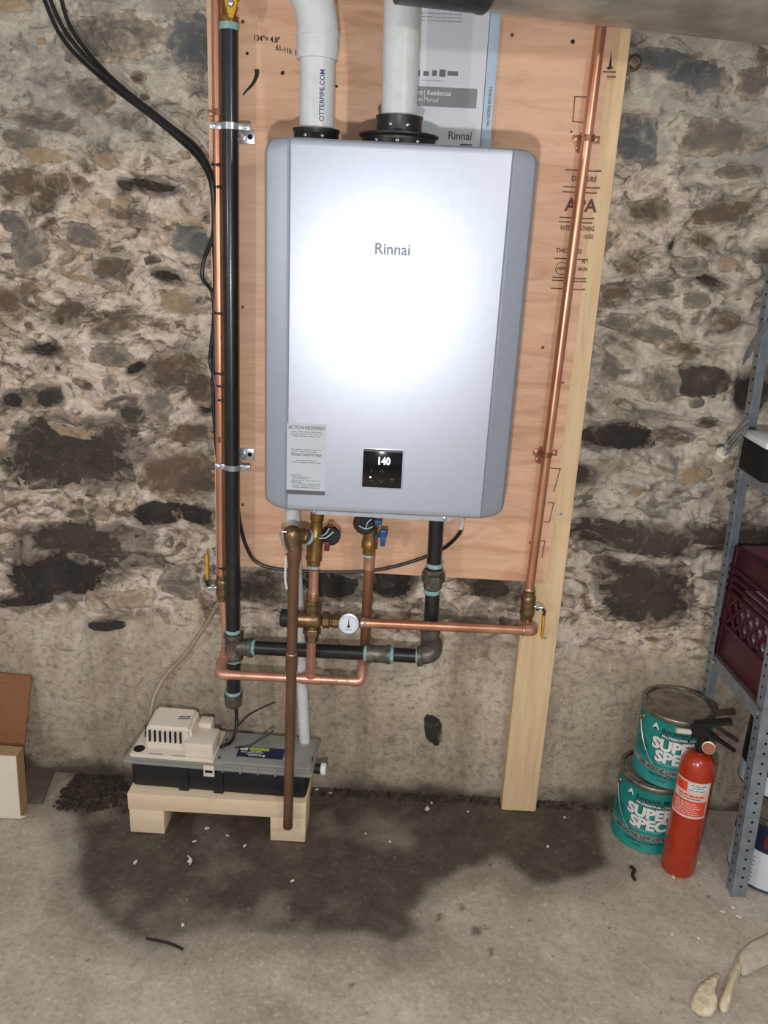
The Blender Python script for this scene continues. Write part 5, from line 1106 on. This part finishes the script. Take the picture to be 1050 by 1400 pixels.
t, L_ = plain_can(D2, .1885, 'dark paint can with a white lower band stacked on the navy can', 'blk_plastic', 'paper', af - 1.4, af + 1.4, .006, .055)

# ------------------------------------------------------------------ left boards
wb = thing('white_board', at(12, 1117, -.12), 'white painted board with a bare wood edge at the left border', 'board')
f0_, f1_, f2_ = at(-60, 1031, -.125), at(25, 1035, -.125), at(25, 1035, -.125)
xR = at(24, 1085, -.125).x; zt_ = at(25, 1035, -.125).z
bm = B(); prism(bm, [(xR - .13, -.125, .0), (xR - .022, -.125, .0), (xR - .022, -.125, -.0), (xR, -.125, .0), (xR + .006, -.125, zt_), (xR - .13, -.125, zt_ + .002)], (0, .003, 0)); obj('painted_face', bm, 'white_paint', wb, smooth=False)
bm = B(); prism(bm, [(xR - .13, -.122, 0), (xR + .0005, -.122, 0), (xR + .0065, -.122, zt_ + .001), (xR - .13, -.122, zt_ + .003)], (0, .036, 0)); obj('wood_core', bm, 'wood_edge', wb, smooth=False)
p0, p1 = at(42, 925, .052), at(27, 1032, .02)
bb = B(); zt2 = p0.z; xq = p0.x
prism(bb, [(xq - .30, .054, zt2 + .012), (xq, .054, zt2), (xq - .012, -.05, .0), (xq - .31, -.05, .0)], (0, .006, 0)); tag(obj('brown_board', bb, 'brown_board', smooth=False), 'brown hardboard sheet leaning on the wall behind the white board', 'board')
bm = B(); prism(bm, [atz(*q, .0015) for q in ((36, 1052), (76, 1053), (58, 1099), (34, 1097))], (0, 0, .008)); tag(obj('floor_offcut', bm, 'grey_slab', smooth=False), 'flat grey-brown offcut lying on the floor between the boards and the dirt pile', 'offcut')

# ------------------------------------------------------------------ dirt and debris
rng = random.Random(21)
def lump(bm, p, r, sq=(1, 1, .7)):
    q = bmesh.ops.create_icosphere(bm, subdivisions=1, radius=r, matrix=Matrix.Translation(p) @ Matrix.Rotation(rng.uniform(0, 6), 4, 'Z') @ Matrix.Diagonal((*sq, 1)))
    for v in q['verts']: v.co += Vector((rng.uniform(-1, 1), rng.uniform(-1, 1), rng.uniform(-1, 1))) * r * .22
bm = B()
for i in range(900):
    if i < 600: p = atz(rng.triangular(72, 182, 96), rng.triangular(1052, 1112, 1072), 0); p.y = min(p.y, .055); r = rng.uniform(.0015, .0075) * (1 if rng.random() < .9 else 1.5)
    else: p = atz(rng.uniform(170, 830), rng.uniform(1070, 1100), 0); p.y = rng.uniform(.03, .062); r = rng.uniform(.002, .006)
    if p.x < at(60, 1098, -.09).x + (p.y + .1) * .18: continue
    lump(bm, Vector((p.x, p.y, r * .2)), r, (1.2, 1, .6))
o = obj('dirt_pile', bm, 'dirt', angle=20); tag(o, 'dark crumbled dirt along the foot of the wall', 'dirt', None, 'stuff')
CH = [(259, 1178, 5), (266, 1151, 4), (283, 1133, 5), (335, 1157, 5), (311, 1143, 4), (456, 1075, 5), (433, 1080, 4), (452, 1085, 4), (584, 1107, 7), (590, 1098, 4), (533, 1151, 4), (749, 1158, 4), (772, 1118, 4), (1002, 1241, 6), (988, 1247, 5), (1010, 1254, 5), (918, 1278, 5), (955, 1283, 4), (920, 1200, 5), (962, 1195, 4), (955, 1180, 4), (700, 1268, 3), (400, 1205, 4), (185, 1180, 6), (30, 1118, 6), (1036, 1300, 5), (1030, 1292, 5), (640, 1110, 3), (500, 1140, 3), (250, 1265, 4)]
ORD = ('leftmost', 'second from the left', 'third from the left', 'fourth from the left', 'fifth from the left', 'sixth from the left', 'seventh from the left', 'eighth from the left', 'ninth from the left', 'tenth from the left')
def zone(px, py):
    if px < 420 and py < 1192: return 'on the floor near the bench legs'
    if px < 760 and py < 1095: return 'behind, by the pump outlet and wall'
    if px < 800 and py < 1170: return 'on the damp floor between bench and stud'
    if px < 800: return 'on the open floor at the front'
    if py < 1210: return 'at the foot of the fire extinguisher'
    if py < 1270: return 'just before the front shelf post'
    return 'near the plaster pieces at lower right'
zs = {}
for px, py, s_ in sorted(CH): zs.setdefault(zone(px, py), []).append((px, py, s_))
for zn, lst in zs.items():
    for i, (px, py, s_) in enumerate(lst):
        p = atz(px, py, .0005); r = s_ * .0011; bm = B(); q = bmesh.ops.create_icosphere(bm, subdivisions=1, radius=r, matrix=Matrix.Translation(p + Vector((0, 0, r * .35))) @ Matrix.Rotation(rng.uniform(0, 3), 4, 'Z') @ Matrix.Diagonal((1.3, .8, .4, 1)))
        for v in q['verts']: v.co += Vector((rng.uniform(-1, 1), rng.uniform(-1, 1), rng.uniform(-1, 1) * .3)) * r * .25
        tag(obj('paint_chip', bm, 'chip', angle=20), 'white chip %s%s' % (zn, ', ' + ORD[i] if len(lst) > 1 else ''), 'chip', 'white chips on the floor')
cable([atz(200, 1283, .004), atz(215, 1286, .005), atz(235, 1291, .004), atz(250, 1298, .003)], .0028, 'twig', 'twig', 'thin dark stick lying on the damp floor patch at lower left', 'stick', seg=6)
cable([atz(861, 1184, .006), atz(867, 1189, .007), atz(865, 1196, .004), atz(868, 1203, .003)], [.002] * 2 + [.004] * 23, 'twig', 'leaf_scrap', 'small curled dark scrap on the floor left of the fire extinguisher', 'scrap', seg=6)
cable([atz(257, 1170, .003), atz(262, 1176, .004), atz(259, 1182, .003)], .0018, 'chip', 'plaster_sliver', 'pale curved sliver on the damp floor in front of the bench', 'sliver', seg=6)
# plaster pieces in the lower right corner
def chunk(name, outline, h, m, lab, cat, seed):
    r_ = random.Random(seed); bm = B(); base_ = [atz(a, b, .0005) for a, b in outline]; n = len(base_); cen = sum(base_, Vector()) / n
    rings = []
    for k_, z in ((1.0, 0), (1.02, .35), (.82, .8), (.5, 1.0)):
        rings.append([bm.verts.new(cen.lerp(p, k_ * r_.uniform(.93, 1.05)) + Vector((0, 0, z * h * r_.uniform(.75, 1.2)))) for p in base_])
    for r1, r2 in zip(rings, rings[1:]):
        for j in range(n): bm.faces.new((r1[j], r1[(j + 1) % n], r2[(j + 1) % n], r2[j]))
    bm.faces.new(rings[-1]); bm.faces.new(rings[0][::-1]); bmesh.ops.recalc_face_normals(bm, faces=bm.faces[:])
    bmesh.ops.subdivide_edges(bm, edges=bm.edges[:], cuts=2, use_grid_fill=True, smooth=.4)
    for v in bm.verts: v.co += Vector((r_.uniform(-1, 1), r_.uniform(-1, 1), r_.uniform(-.6, 1))) * h * .06
    return tag(obj(name, bm, m, angle=60), lab, cat)
chunk('plaster_chunk', [(949, 1362), (957, 1350), (968, 1342), (981, 1337), (980, 1348), (976, 1362), (980, 1380), (972, 1390), (955, 1388), (944, 1378)], .022, 'foam', 'crumbly yellowed plaster chunk on the floor at lower right', 'chunk', 3)
chunk('plaster_strip', [(982, 1376), (988, 1362), (998, 1335), (1008, 1312), (1016, 1303), (1020, 1312), (1010, 1335), (1002, 1356), (994, 1382), (988, 1385)], .020, 'foam', 'long pale yellow plaster strip beside the crumbly chunk', 'strip', 4)
chunk('plaster_slab', [(1006, 1310), (1024, 1292), (1050, 1280), (1085, 1272), (1080, 1305), (1048, 1318), (1030, 1330), (1016, 1334)], .016, 'foam_pale', 'pale flat broken plaster slab at the right border of the floor', 'slab', 5)

for o_ in bpy.data.objects:
    if o_.name.split('.')[0] in ('small_print', 'label_print', 'hood_print', 'dial_marks'): o_['kind'] = 'stuff'
# the heater hangs a touch askew: its right edge sits nearer the plywood
wh.matrix_world = Matrix.Translation((0, -.123, .8825)) @ Matrix.Rotation(radians(1.2), 4, 'Z')
